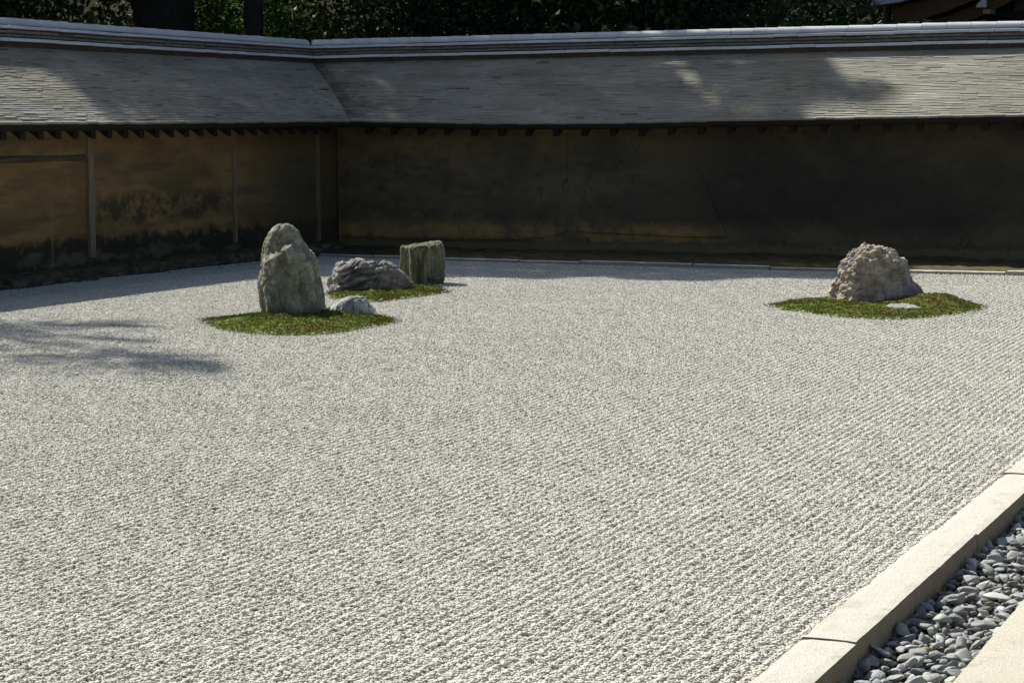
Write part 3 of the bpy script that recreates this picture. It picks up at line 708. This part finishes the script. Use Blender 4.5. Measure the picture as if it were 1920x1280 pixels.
def rock_mesh(rows, s, xc, yb, depth, disp, poly, soft=.25, nr=120, na=150, lean=0., twist=0.):
    """rows: outline seen across the garden (height, left, right) turned to metres by s; depth: thickness share"""
    rows = sorted([((yb-y)*s, (a-xc)*s, (b-xc)*s) for y, a, b in rows]); zt = rows[-1][0]
    zs = [t[0] for t in rows]; wmax = max(b-a for _, a, b in rows)/2; sec = section(poly, na, soft)
    V, F = [], []
    H = [-.12+(zt+.12)*(1-(1-i/(nr-1))**1.35) for i in range(nr)]
    for z in H:
        a = np.interp(z, zs, [t[1] for t in rows]); b = np.interp(z, zs, [t[2] for t in rows]); c, hw = (a+b)/2, (b-a)/2
        hd = depth*(wmax*.55+hw*.45)*min(1, math.sqrt(max(0, hw/wmax))*1.25)
        for x, y in sec: V.append(Vector((c+hw*x, lean*z+hd*y, z)))
    for i in range(nr-1):
        for k in range(na): F.append((i*na+k, i*na+(k+1) % na, (i+1)*na+(k+1) % na, (i+1)*na+k))
    V.append(Vector((sum(v.x for v in V[-na:])/na, sum(v.y for v in V[-na:])/na, zt+.002))); t = len(V)-1
    for k in range(na): F.append(((nr-1)*na+k, (nr-1)*na+(k+1) % na, t))
    me = mesh_py('rock', V, F, True); no = [v.normal.copy() for v in me.vertices]
    co = []
    for v, n in zip(V, no):
        d = disp(v, n); e = Vector((0, 0, 0))
        if isinstance(d, tuple): d, e = d
        co += [v.x+n.x*d+e.x, v.y+n.y*d+e.y, v.z+n.z*d+e.z]
    me.vertices.foreach_set('co', co); me.update(); return me
def fr(p, k, o=4): return noise.fractal(p*k, .9, 2.1, o)
def facet(p, k):
    d, _ = noise.voronoi(p*k); return d[1]-d[0]
def chips(p, k):
    """flat-faced chips: each cell pushed in or out as one"""
    d, c = noise.voronoi(p*k); return noise.cell(c[0]*3.1)*2-1 if False else noise.noise(c[0]*7.7)*2
def crack(p, k, w): return max(0, w-facet(p, k))/w
def rock(name, loc, me, mt, label):
    o = add(name, me, mt, None, loc, (0, 0, YAW)); tag(o, label, 'rock'); return o

RIDGE1 = [(-.4, .36), (-.247, .43), (-.173, .52), (-.065, .585), (.013, .625), (.087, .55), (.24, .4), (.4, .3)]
def d1(p, n):
    w_ = Vector((p.x, p.y, p.z*.5)); v_ = w_+noise.noise_vector(w_*6)*.03
    q = .008+fr(w_, 4, 3)*.02+fr(w_+Vector((5, 0, 0)), 15, 5)*.011+chips(v_, 6)*.007-.016*crack(v_+Vector((3, 1, 0)), 5, .08)-.007*crack(v_, 13, .1)+.006*noise.turbulence(w_*16, 3, True)
    sh = Vector((0, 0, 0))
    if n.y < .25:
        ln = interp(RIDGE1, p.x)+.025*noise.noise(p*9); sh = Vector((0, -.095*sstep(0, .06, ln-p.z)*sstep(.25, -.35, n.y)*sstep(.3, .1, abs(p.x)), 0))
        q -= .012*sstep(.025, 0, abs(p.x-.1-.1*(p.z-.3)+.03*noise.noise(p*7)))*sstep(.62, .4, p.z)
        q -= .02*sstep(.02, 0, abs(p.z-.36-.35*abs(p.x-.02)+.03*noise.noise(p*8)))*sstep(.2, .05, abs(p.x-.05))
    return q, sh
rock('standing_rock', (-8.37, 14.316, .0), rock_mesh([(421, 530, 541), (424, 520, 547), (430, 511, 552), (437, 505, 556), (448, 498, 564), (462, 492, 571), (475, 490, 584), (490, 488, 592), (505, 485, 595), (520, 483, 599), (535, 482, 602), (559, 484, 605), (575, 487, 606), (594, 490, 606), (620, 488, 610)], .00433, 545, 592, .72, d1, [(-1, .1), (-.7, -.72), (.1, -1), (.75, -.62), (1, .2), (.4, .95), (-.6, .9)], .3),
     mat_rock('standing_rock', [(.3, (.115, .118, .088)), (.5, (.2, .203, .158)), (.72, (.36, .362, .3))], 6.5, (1.6, 1.6, .8), ((0.18, 0.173, 0.09), .6), ((0.54, 0.547, 0.495), .85), .022, 60), 'tall rounded grey-green standing rock, the highest on its moss island')
def d2(p, n):
    w_ = p+noise.noise_vector(p*5)*.04
    mk = sstep(-.3, -.14, p.x+.06*noise.noise(p*6))*sstep(.2, .06, p.x-.25*(p.z-.1))*sstep(.3, .2, p.z)*sstep(.1, -.4, n.y)
    t = (p.z-.1*p.x+.09*noise.noise(p*3.2)+.03*noise.noise(p*9))/.07; f = t-math.floor(t)
    led = (.6-f**1.3)*.085*mk*(1+.45*noise.noise(p*5+Vector((9, 0, 0))))
    smooth = sstep(.08, .2, p.x)*sstep(.24, .2, p.z)
    top = sstep(.2, .26, p.z)
    return led+(1-.8*smooth)*((noise.turbulence(w_*8, 4, True, amplitude_scale=.6, frequency_scale=2.1)-.6)*.02+fr(w_, 5, 4)*.024+chips(w_, 8)*.014-.02*crack(w_, 8, .14)+fr(w_, 20, 4)*.012)+top*chips(w_, 13)*.012
rock('low_rock', (-8.945, 16.68, .0), rock_mesh([(488.5, 684, 694), (490, 640, 708), (493, 633, 724), (498, 629, 735), (502, 627, 744), (508, 624, 753), (513, 622, 759), (523, 620, 768), (532, 617, 776), (540, 615, 776), (550, 613, 770), (575, 611, 765)], .00494, 690, 548, .62, d2, [(-1, .2), (-.75, -.75), (-.1, -.8), (.25, -1), (.95, -.2), (1, .3), (.3, .9), (-.6, .9)], .2),
     mat_rock('low_rock', [(.3, (0.118, 0.115, 0.108)), (.5, (0.212, 0.208, 0.198)), (.72, (0.388, 0.376, 0.353))], 6, (1, 1, 2.4), ((0.165, 0.0944, 0.0494), .6), ((0.53, 0.518, 0.482), .6), .024, 55), 'low jagged grey rock with wavy ledges in front of the square pillar rock')
def d3(p, n):
    w_ = Vector((p.x*2.6, p.y*2.6, p.z*.3)); v_ = Vector((p.x, p.y, p.z*.22))
    return fr(w_, 2.6, 4)*.012+chips(v_, 13)*.009-.012*crack(v_, 13, .12)+fr(Vector((p.x, p.y, p.z*.5)), 22, 3)*.005-.03*sstep(.03, 0, abs(p.x+.02-.35*(p.z-.2)+.03*noise.noise(p*9)))*sstep(.1, .2, p.z)*sstep(.3, -.2, n.y)
rock('pillar_rock', (-8.90, 17.76, .0), rock_mesh([(452, 817, 824), (454.5, 797, 825.5), (457.5, 780, 826.5), (460, 765, 827.5), (462.5, 750, 828), (465, 748, 829), (472, 747.5, 830.5), (488, 747, 832), (502, 746, 831), (523, 746, 828), (535, 748, 823), (560, 748, 822)], .00519, 790, 533, .95, d3, [(-1, .15), (-.42, -.92), (1, -.62), (.95, .75), (-.5, 1)], .03, nr=110),
     mat_rock('pillar_rock', [(.3, (0.0654, 0.0678, 0.0452)), (.5, (0.119, 0.122, 0.0836)), (.75, (0.22, 0.22, 0.161))], 5, (2.6, 2.6, .45), ((0.178, 0.155, 0.101), .5), ((0.344, 0.333, 0.262), .5), .02, 60), 'upright square-cut dark pillar rock behind the low jagged rock')
def d4(p, n): return fr(p, 6, 4)*.014+fr(p, 20, 3)*.006+chips(p, 7)*.006-.01*crack(Vector((p.x*1.5, p.y, p.z*.5)), 9, .1)
rock('small_rock', (-7.976, 14.644, .0), rock_mesh([(552.5, 656, 670), (554, 648, 679), (558, 640, 687), (562, 633, 691), (568, 626, 696), (572, 622, 698), (578, 618, 702), (584, 617, 705), (590, 617, 706), (610, 617, 707)], .00437, 664, 588, .75, d4, [(-1, .1), (-.4, -.85), (.45, -.9), (1, -.1), (.5, .9), (-.5, .9)], .4, nr=70, na=110),
     mat_rock('small_rock', [(.3, (0.162, 0.176, 0.182)), (.5, (0.27, 0.29, 0.304)), (.72, (0.459, 0.486, 0.499))], 7, (2.2, 1, 1), None, ((0.675, 0.7, 0.7), .6), .012, 60), 'small rounded blue-grey rock beside the tall standing rock')
def d5(p, n):
    w_ = p+noise.noise_vector(p*6)*.035
    lowr = sstep(.28, .16, p.z)*sstep(-.1, .05, p.x)
    ri = noise.turbulence(w_*7, 4, True, amplitude_scale=.6, frequency_scale=2.1)
    return fr(w_, 3.6, 3)*.034+(1-.55*lowr)*((ri-.6)*.045+chips(w_, 11)*.011-.012*crack(w_, 11, .1)+chips(w_, 24)*.005)+fr(w_+Vector((2, 0, 0)), 18, 4)*.008
rock('craggy_rock', (-4.287, 17.127, .0), rock_mesh([(456.5, 1614, 1621), (460, 1611, 1650), (463, 1606, 1661), (467, 1596, 1667), (471, 1587, 1671), (477, 1580, 1676), (489, 1572, 1689), (501, 1567, 1695), (511, 1564, 1702), (522, 1563, 1710), (530, 1561, 1717), (540, 1558, 1728), (549, 1555, 1733), (560, 1549, 1731), (571, 1545, 1722), (595, 1543, 1715)], .00456, 1635, 568, .66, d5, [(-1, .1), (-.6, -.7), (.0, -1), (.7, -.7), (1, .0), (.5, .9), (-.5, .9)], .3, nr=170, na=190, lean=.12),
     mat_rock('craggy_rock', [(.3, (0.224, 0.185, 0.146)), (.48, (0.414, 0.353, 0.28)), (.72, (0.627, 0.56, 0.47))], 7, (1, 1, 1), ((0.246, 0.249, 0.255), .85), ((0.403, 0.224, 0.123), .55), .03, 65), 'craggy tan and grey rock standing alone on the moss island nearest the far wall')
def d6(p, n): return fr(Vector((p.x, p.y*3, p.z*2)), 7, 4)*.014+chips(p, 12)*.006
rock('flat_rock', (-3.84, 16.30, .02), rock_mesh([(574, 1678, 1692), (576, 1664, 1712), (579, 1654, 1725), (582, 1650, 1731), (588, 1650, 1730), (600, 1652, 1728)], .00433, 1690, 585, .7, d6, [(-1, .1), (-.3, -.8), (.6, -.9), (1, 0), (.5, .9), (-.6, .8)], .35, nr=50, na=90),
     mat_rock('flat_rock', [(.3, (0.18, 0.18, 0.156)), (.5, (0.288, 0.288, 0.252)), (.72, (0.456, 0.456, 0.408))], 8, (1, 3, 1), None, ((0.54, 0.54, 0.48), .5), .01, 60), 'flat pale rock lying in the moss before the craggy rock')

# ------------------------------------------------------------------ moss islands
def moss_island(name, pts, hmax, label, extra=None, ntuft=26000, seed=0):
    P = [Vector((*p, 0)) for p in pts]; n = len(P); D = []
    for i in range(n):                                                    # smooth the outline
        p0, p1, p2, p3 = P[i-1], P[i], P[(i+1) % n], P[(i+2) % n]
        for t in np.linspace(0, 1, 8, endpoint=False):
            D.append(.5*((2*p1)+(p2-p0)*t+(2*p0-5*p1+4*p2-p3)*t*t+(3*p1-p0-3*p2+p3)*t**3))
    c = sum(D, Vector())/len(D); NR = 26
    def hz(p, rho):
        z = hmax*(1-rho**3.2)+(.022*noise.noise(p*7+Vector((seed, 0, 0)))+.014*noise.noise(p*17)+.006*noise.noise(p*38))*(1-rho**6)-.012*rho**8
        if extra: z += extra(p)*(1-rho**4)
        return z
    V, F = [], []
    for i in range(NR):
        rho = (i+1)/NR
        for d in D:
            p = c+(d-c)*rho*(1+(.012*noise.noise(d*6)+.012*noise.noise(d*16)+.012*noise.noise(d*40))*rho); V.append((p.x, p.y, hz(p, rho)))
    m_ = len(D); V.append((c.x, c.y, hz(c, 0)))
    for i in range(NR-1):
        for k in range(m_): F.append((i*m_+k, (i+1)*m_+k, (i+1)*m_+(k+1) % m_, i*m_+(k+1) % m_))
    for k in range(m_): F.append((len(V)-1, k, (k+1) % m_))
    tv, tf_, sh = [], [], [.15]*len(V); rr = random.Random(seed); o = len(V)
    for _ in range(ntuft):
        d = D[rr.randrange(m_)]; d2_ = D[(D.index(d)+1) % m_] if False else d
        rho = math.sqrt(rr.random())*1.015; p = c+(d-c)*rho+Vector((rr.gauss(0, .03), rr.gauss(0, .03), 0))*(rho < .93)
        z = hz(p, min(1, rho))-.003; hh = rr.uniform(.006, .014); a = rr.uniform(0, 6.28); wd = rr.uniform(.003, .0055); lx, ly = rr.gauss(0, .006), rr.gauss(0, .006)
        for b in range(2):
            ca, sa = math.cos(a+b*1.57)*wd, math.sin(a+b*1.57)*wd
            tv += [(p.x-ca, p.y-sa, z), (p.x+ca, p.y+sa, z), (p.x+lx, p.y+ly, z+hh)]; tf_.append((o, o+1, o+2)); o += 3
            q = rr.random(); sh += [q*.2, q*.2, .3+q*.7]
    me = mesh_py(name, V+tv, F+tf_, True); a = me.attributes.new('shade', 'FLOAT', 'POINT'); a.data.foreach_set('value', sh)
    return tag(add(name, me, M['moss']), label, kind='stuff')
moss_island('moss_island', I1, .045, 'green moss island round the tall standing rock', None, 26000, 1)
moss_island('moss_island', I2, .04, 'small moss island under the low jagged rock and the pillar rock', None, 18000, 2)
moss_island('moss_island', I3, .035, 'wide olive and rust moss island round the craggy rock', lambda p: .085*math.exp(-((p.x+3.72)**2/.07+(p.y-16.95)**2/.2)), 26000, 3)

# ------------------------------------------------------------------ trees and woodland behind the walls
# outline of the ground that the big crowns shade; each leaf stands above it, up-sun
SHADE = [(-21, 11), (-11.6, 11), (-11.3, 13.2), (-11.25, 14.5), (-11.12, 15.3), (-11.11, 16.35), (-10.8, 16.7), (-10.78, 18.0), (-10.2, 18.3), (-9.5, 18.1), (-8.9, 18.7), (-8.4, 18.72), (-7.95, 18.66), (-7.84, 19.05), (-7.55, 19.15), (-7.2, 18.85), (-6.55, 18.92), (-6.3, 19.2), (-6.05, 19.58), (-5.35, 19.6), (-4.75, 20.2),
         (-4.9, 21.3), (-5.0, 21.7), (-4.74, 21.8), (-4.36, 21.74), (-3.89, 21.8), (-3.83, 21.98), (-4.35, 22.1), (-4.45, 22.4), (-5.85, 22.4), (-6.0, 22.6), (-6.3, 22.85), (-3, 22.95), (3, 23.2), (3, 36), (-21, 36)]
HOLES = [(-6.36, 22.36, .11, .14), (-6.22, 22.12, .11, .17), (-6.04, 21.88, .1, .1), (-14.2, 26.2, 1.7, 1.4), (-9.15, 22.42, .09, .05), (-8.47, 22.5, .1, .05), (-10.19, 21.72, .1, .03), (-2.5, 27.5, .6, .4)]
def inside(poly, x, y):
    c = np.zeros(len(x), bool); n = len(poly)
    for i in range(n):
        (x1, y1), (x2, y2) = poly[i], poly[(i+1) % n]
        if y1 == y2: continue
        c ^= ((y1 > y) != (y2 > y)) & (x < (x2-x1)*(y-y1)/(y2-y1)+x1)
    return c
n = 52000
x = rng.uniform(-21, 3, n); y = rng.uniform(11, 36, n); k = inside(SHADE, x, y)
def wob(X, Y): return np.array([.9*noise.noise(Vector((a*3.2, b*3.2, 1.5))) for a, b in zip(X, Y)])
wo = wob(x, y)
for hx, hy, ra, rb in HOLES: k &= ((x-hx)/ra)**2+((y-hy)/rb)**2 > 1+wo
x, y = x[k], y[k]
# finer leaves along the front of the shade
n2_ = 120000; x2 = rng.uniform(-13, -3.5, n2_); y2 = rng.uniform(12, 23.3, n2_); k = inside(SHADE, x2, y2)
wo = wob(x2, y2)
for hx, hy, ra, rb in HOLES: k &= ((x2-hx)/ra)**2+((y2-hy)/rb)**2 > 1+wo
x2, y2 = x2[k], y2[k]
# loose sprays that dapple the gravel on the left
B = []
for line, sg, cnt in (([(-11.5, 11.9), (-10.2, 12.75), (-8.9, 13.25)], (.44, .2), 1250), ([(-9.8, 10.9), (-8.8, 11.15), (-7.75, 11.15), (-6.9, 11.0)], (.65, .34), 1650), ([(-10, 12.4), (-8.2, 12.2)], (.2, .12), 220), ([(-8.9, 13.9), (-8.0, 13.7)], (.1, .1), 60)):
    t = rng.random(cnt)**1.5; xs = np.interp(t, np.linspace(0, 1, len(line)), [p[0] for p in line]); ys = np.interp(t, np.linspace(0, 1, len(line)), [p[1] for p in line])
    o = rng.normal(0, 1, cnt)*(sg[0]+(sg[1]-sg[0])*t); b_ = np.stack([xs-.6*o, ys+.8*o], 1)
    B.append(b_[[noise.noise(Vector((p[0]*1.5+p[1]*.7, p[1]*2.2-p[0]*.9, 8)))+.4*noise.noise(Vector((p[0]*5, p[1]*5, 2))) > -.3 for p in b_]])
B = np.concatenate(B)
def lift(X, Y, lo, hi):
    # clumps: height from a slow noise so that crowns read as layered boughs
    hh = np.array([lo+(hi-lo)*(.5+.5*noise.noise(Vector((a*.5, b*.5, 3)))) for a, b in zip(X, Y)])+rng.normal(0, .5, len(X))
    return np.stack([X-.88*hh, Y+.45*hh, hh], 1)
P1, P2, P3 = lift(x, y, 10, 17), lift(x2, y2, 11, 15.5), lift(B[:, 0], B[:, 1], 11, 16)
TREES = [((-17.4, 26.0), .45, 'massive dark trunk of a tall tree behind the corner of the walls'), ((-15.85, 26.0), .14, 'slim dark tree trunk behind the wall corner, beside the bright green bush'),
         ((-22, 18.2), .3, None), ((-22.5, 23.5), .32, None), ((-13.8, 31.0), .3, None), ((-12.6, 37), .3, None), ((-21, 31), .3, None), ((-4, 34.5), .3, None), ((-26, 25), .3, None), ((-26.5, 34), .3, None)]
allP = np.concatenate([P1, P2, P3]); size = np.concatenate([np.full(len(P1), .24), np.full(len(P2), .1), np.full(len(P3), .12)])
TP = np.array([t[0] for t in TREES]); wgt = np.array([1, 1.5]+[1]*8)
own = np.argmin(((allP[:, None, :2]-TP[None])**2).sum(2)*wgt[None], 1)
for i, ((tx, ty), r0, lab) in enumerate(TREES):
    t = root('tree', (tx, ty, -.12), lab or 'tall dark broadleaf tree standing in the wood behind the walls', 'tree', 'trees in the wood behind the walls')
    q = allP[own == i]; rt_ = random.Random(i)
    top = (12.4, 9.8, 13, 13, 16, 16, 16, 16, 15, 16)[i]; V, F = tube([(tx, ty, -.2), (tx+.02, ty, .5), (tx+.05, ty+.03, 2.5), (tx+.08, ty, 6), (tx+.02, ty+.1, top*.7), (tx, ty, top)], [r0*1.35, r0*1.08, r0, r0*.85, r0*.55, r0*.2], 16, .25)
    F = list(F)
    for c in range(14):
        if len(q) < 10: break
        e = q[rt_.randrange(len(q))]; z0 = rt_.uniform(6.5, top*.85); s0 = Vector((tx+.05, ty+.02, z0)); e = Vector(e); md = (s0+e)/2+Vector((0, 0, .3))
        v2, f2 = tube([s0, md, e], [r0*.3, r0*.18, r0*.05], 6); o = len(V); V += v2; F += [tuple(a+o for a in f) for f in f2]
    add('trunk', mesh_py('trunk', V, F, True), M['bark'], t)
    if len(q):
        s = size[own == i]; lv, lf, sh = leaves(q, s); add('crown', mesh_np('crown', lv, lf, sh, False), M['leaf'], t)
# pale thin trunk in front of the wood
t = root('tree', (-8.19, 33.3, -.12), 'thin pale tree trunk beside the temple gate roof', 'tree')
V, F = tube([(-8.22, 33.3, -.2), (-8.2, 33.3, 2), (-8.17, 33.32, 3.6), (-8.1, 33.3, 5.2), (-8.2, 33.3, 7)], [.06, .055, .048, .04, .015], 8, .2)
add('trunk', mesh_py('trunk', V, F, True), M['palebark'], t)
q = np.array([-8.15, 33.3, 6.6])+rng.normal(0, 1, (1500, 3))*(.8, .8, .7); lv, lf, sh = leaves(q, .09); add('crown', mesh_np('crown', lv, lf, sh, False), M['leaf'], t)
# bright bush in the gap between the trunks
t = root('bush', (-17.3, 28.2, -.12), 'bright green sunlit bush between the massive trunk and the slim trunk', 'bush')
q = np.array([-17.25, 28.2, 2.5])+rng.normal(0, 1, (9000, 3))*(.62, .6, .95); q = q[q[:, 2] > .2]
lv, lf, sh = leaves(q, .075); add('foliage', mesh_np('foliage', lv, lf, sh, False), M['brightleaf'], t)
V, F = tube([(-17.3, 28.2, -.2), (-17.25, 28.2, 1.2), (-17.2, 28.25, 2.6)], [.05, .04, .015], 7); add('stem', mesh_py('stem', V, F, True), M['bark'], t)
# the wood itself reads as one dark mass
C = []
for i in range(1100):
    b = rng.uniform(-1.15, .35); d = 29+22*rng.random()**1.3; cx_, cy_ = math.sin(b)*d, math.cos(b)*d
    if cx_ > -16 and cy_ < 27.2: continue
    if cx_ <= -16 and cx_ > -17.8 and cy_ < 30: continue
    if abs(cx_+5.2) < 3.3 and cy_ < 37 or abs(cx_+8.2) < .9 and cy_ < 34: continue
    C.append((cx_, cy_, rng.uniform(1.2, 5.5)+max(0, d-38)*.18))
C = np.array(C); nl = 170
q = (C[:, None, :]+rng.normal(0, 1, (len(C), nl, 3))*np.array([.62, .62, .5])).reshape(-1, 3); q = q[q[:, 2] > -.1]
# low scrub close behind the far wall
sx = rng.uniform(-15.5, -8.4, 260); q2 = (np.stack([sx, 27.6+rng.uniform(0, 1.6, 260), rng.uniform(1.6, 4.6, 260)], 1)[:, None, :]+rng.normal(0, 1, (260, 120, 3))*.3).reshape(-1, 3)
sx = rng.uniform(-24, -18.6, 160); q3 = (np.stack([sx, 24+rng.uniform(-5, 5, 160), rng.uniform(.5, 4.6, 160)], 1)[:, None, :]+rng.normal(0, 1, (160, 120, 3))*.35).reshape(-1, 3)
q4 = np.stack([rng.uniform(-48, 6, 52000), rng.uniform(10, 62, 52000), rng.uniform(7, 12, 52000)], 1); q4 = q4[((q4[:, 1] > 31) & (q4[:, 0] < -13)) | (q4[:, 0] < -23) | (q4[:, 1] > 44)]  # high leaf canopy out of view, added to shade the wood
lv, lf, sh = leaves(np.concatenate([q, q2, q3, q4]), np.concatenate([np.full(len(q), .15), np.full(len(q2)+len(q3), .085), np.full(len(q4), .55)]))
tag(add('woodland', mesh_np('woodland', lv, lf, sh, False), M['leaf']), 'dark green woodland foliage massed behind the garden walls', kind='stuff')

# ------------------------------------------------------------------ temple gate beyond the far wall
gt = root('temple_gate', (-5.2, 34.5, -.12), 'brown timber temple gate roof beyond the far wall', 'gate')
def strip(name, top, bot, y0, y1, mt):
    """profile in x/z between a top and a bottom polyline, run from y0 to y1"""
    pts = [(x, y0, z) for x, z in top]+[(x, y0, z) for x, z in reversed(bot)]
    V, F = [], []; n = len(top)
    for y in (y0, y1):
        V += [(x, y, z) for x, z in top]+[(x, y, z) for x, z in bot]
    for i in range(n-1):
        F += [(n+i, n+i+1, i+1, i), (2*n+i, 2*n+i+1, 3*n+i+1, 3*n+i), (i, i+1, 2*n+i+1, 2*n+i), (3*n+i, 3*n+i+1, n+i+1, n+i)]
    F += [(0, 2*n, 3*n, n), (n-1, 2*n-1, 4*n-1, 3*n-1)]
    return add(name, mesh_py(name, V, F), mt, gt)
cxg = -5.2
curve = [(-2.95, 3.33), (-2.6, 3.37), (-2.2, 3.47), (-1.7, 3.66), (-1.1, 3.96), (-.5, 4.32), (0, 4.66)]
for sgn in (-1, 1):
    cv = [(cxg+(x if sgn < 0 else -x), z) for x, z in curve]
    strip('roof', [(x, z+.22) for x, z in cv], [(x, z+.1) for x, z in cv], 32.6, 36.4, M['tile'])
    strip('bargeboard', [(x+.12*-sgn, z+.09) for x, z in cv], [(x+.2*-sgn, z-.18) for x, z in cv], 32.9, 32.98, M['brownwood'])
    strip('soffit', [(x+.12*-sgn, z+.06) for x, z in cv], [(x+.12*-sgn, z+.01) for x, z in cv], 32.99, 36.2, M['darkwood'])
    strip('under_board', [(x+.3*-sgn, z-.2) for x, z in cv], [(x+.42*-sgn, z-.36) for x, z in cv], 33.15, 33.22, M['brownwood'])
    tt = [(cxg+sgn*2.98, 32.58, 3.5), (cxg+sgn*2.98, 36.4, 3.5)]; v_, f_ = tube(tt, [.075, .075], 10); f_.append(tuple(range(9, -1, -1))); add('eave_tile', mesh_py('eave_tile', v_, f_, True), M['tile'], gt)
    add('post', box('post', (cxg+sgn*1.15-.16, cxg+sgn*1.15+.16, 33.4, 33.72, -.12, 3.5), .01), M['darkwood'], gt)
    add('beam_end', box('beam_end', (cxg+sgn*1.27-.06, cxg+sgn*1.27+.06, 32.8, 33.2, 3.25, 3.32), .004), M['tanpaint'], gt)
    s0 = cxg+sgn*1.29
    me = extrude_poly('plaster_panel', [(s0-sgn*.0, 32.85, 3.36), (s0+sgn*.16, 32.85, 3.36), (s0+sgn*.15, 32.85, 3.41), (s0, 32.85, 3.54)], (0, .04, 0)); add('plaster_panel', me, M['whitepaint'], gt)
add('tie_beam', box('tie_beam', (cxg-1.25, cxg+1.25, 33.3, 33.55, 3.0, 3.3), .01), M['darkwood'], gt)
add('gable_wall', extrude_poly('gable_wall', [(cxg-1.9, 33.6, 3.2), (cxg+1.9, 33.6, 3.2), (cxg+1.2, 33.6, 3.86), (cxg, 33.6, 4.5), (cxg-1.2, 33.6, 3.86)], (0, .1, 0)), M['brownwood'], gt)
add('gate_wall', box('gate_wall', (cxg-1.2, cxg+1.2, 33.75, 33.9, -.12, 3.5)), M['brownwood'], gt)
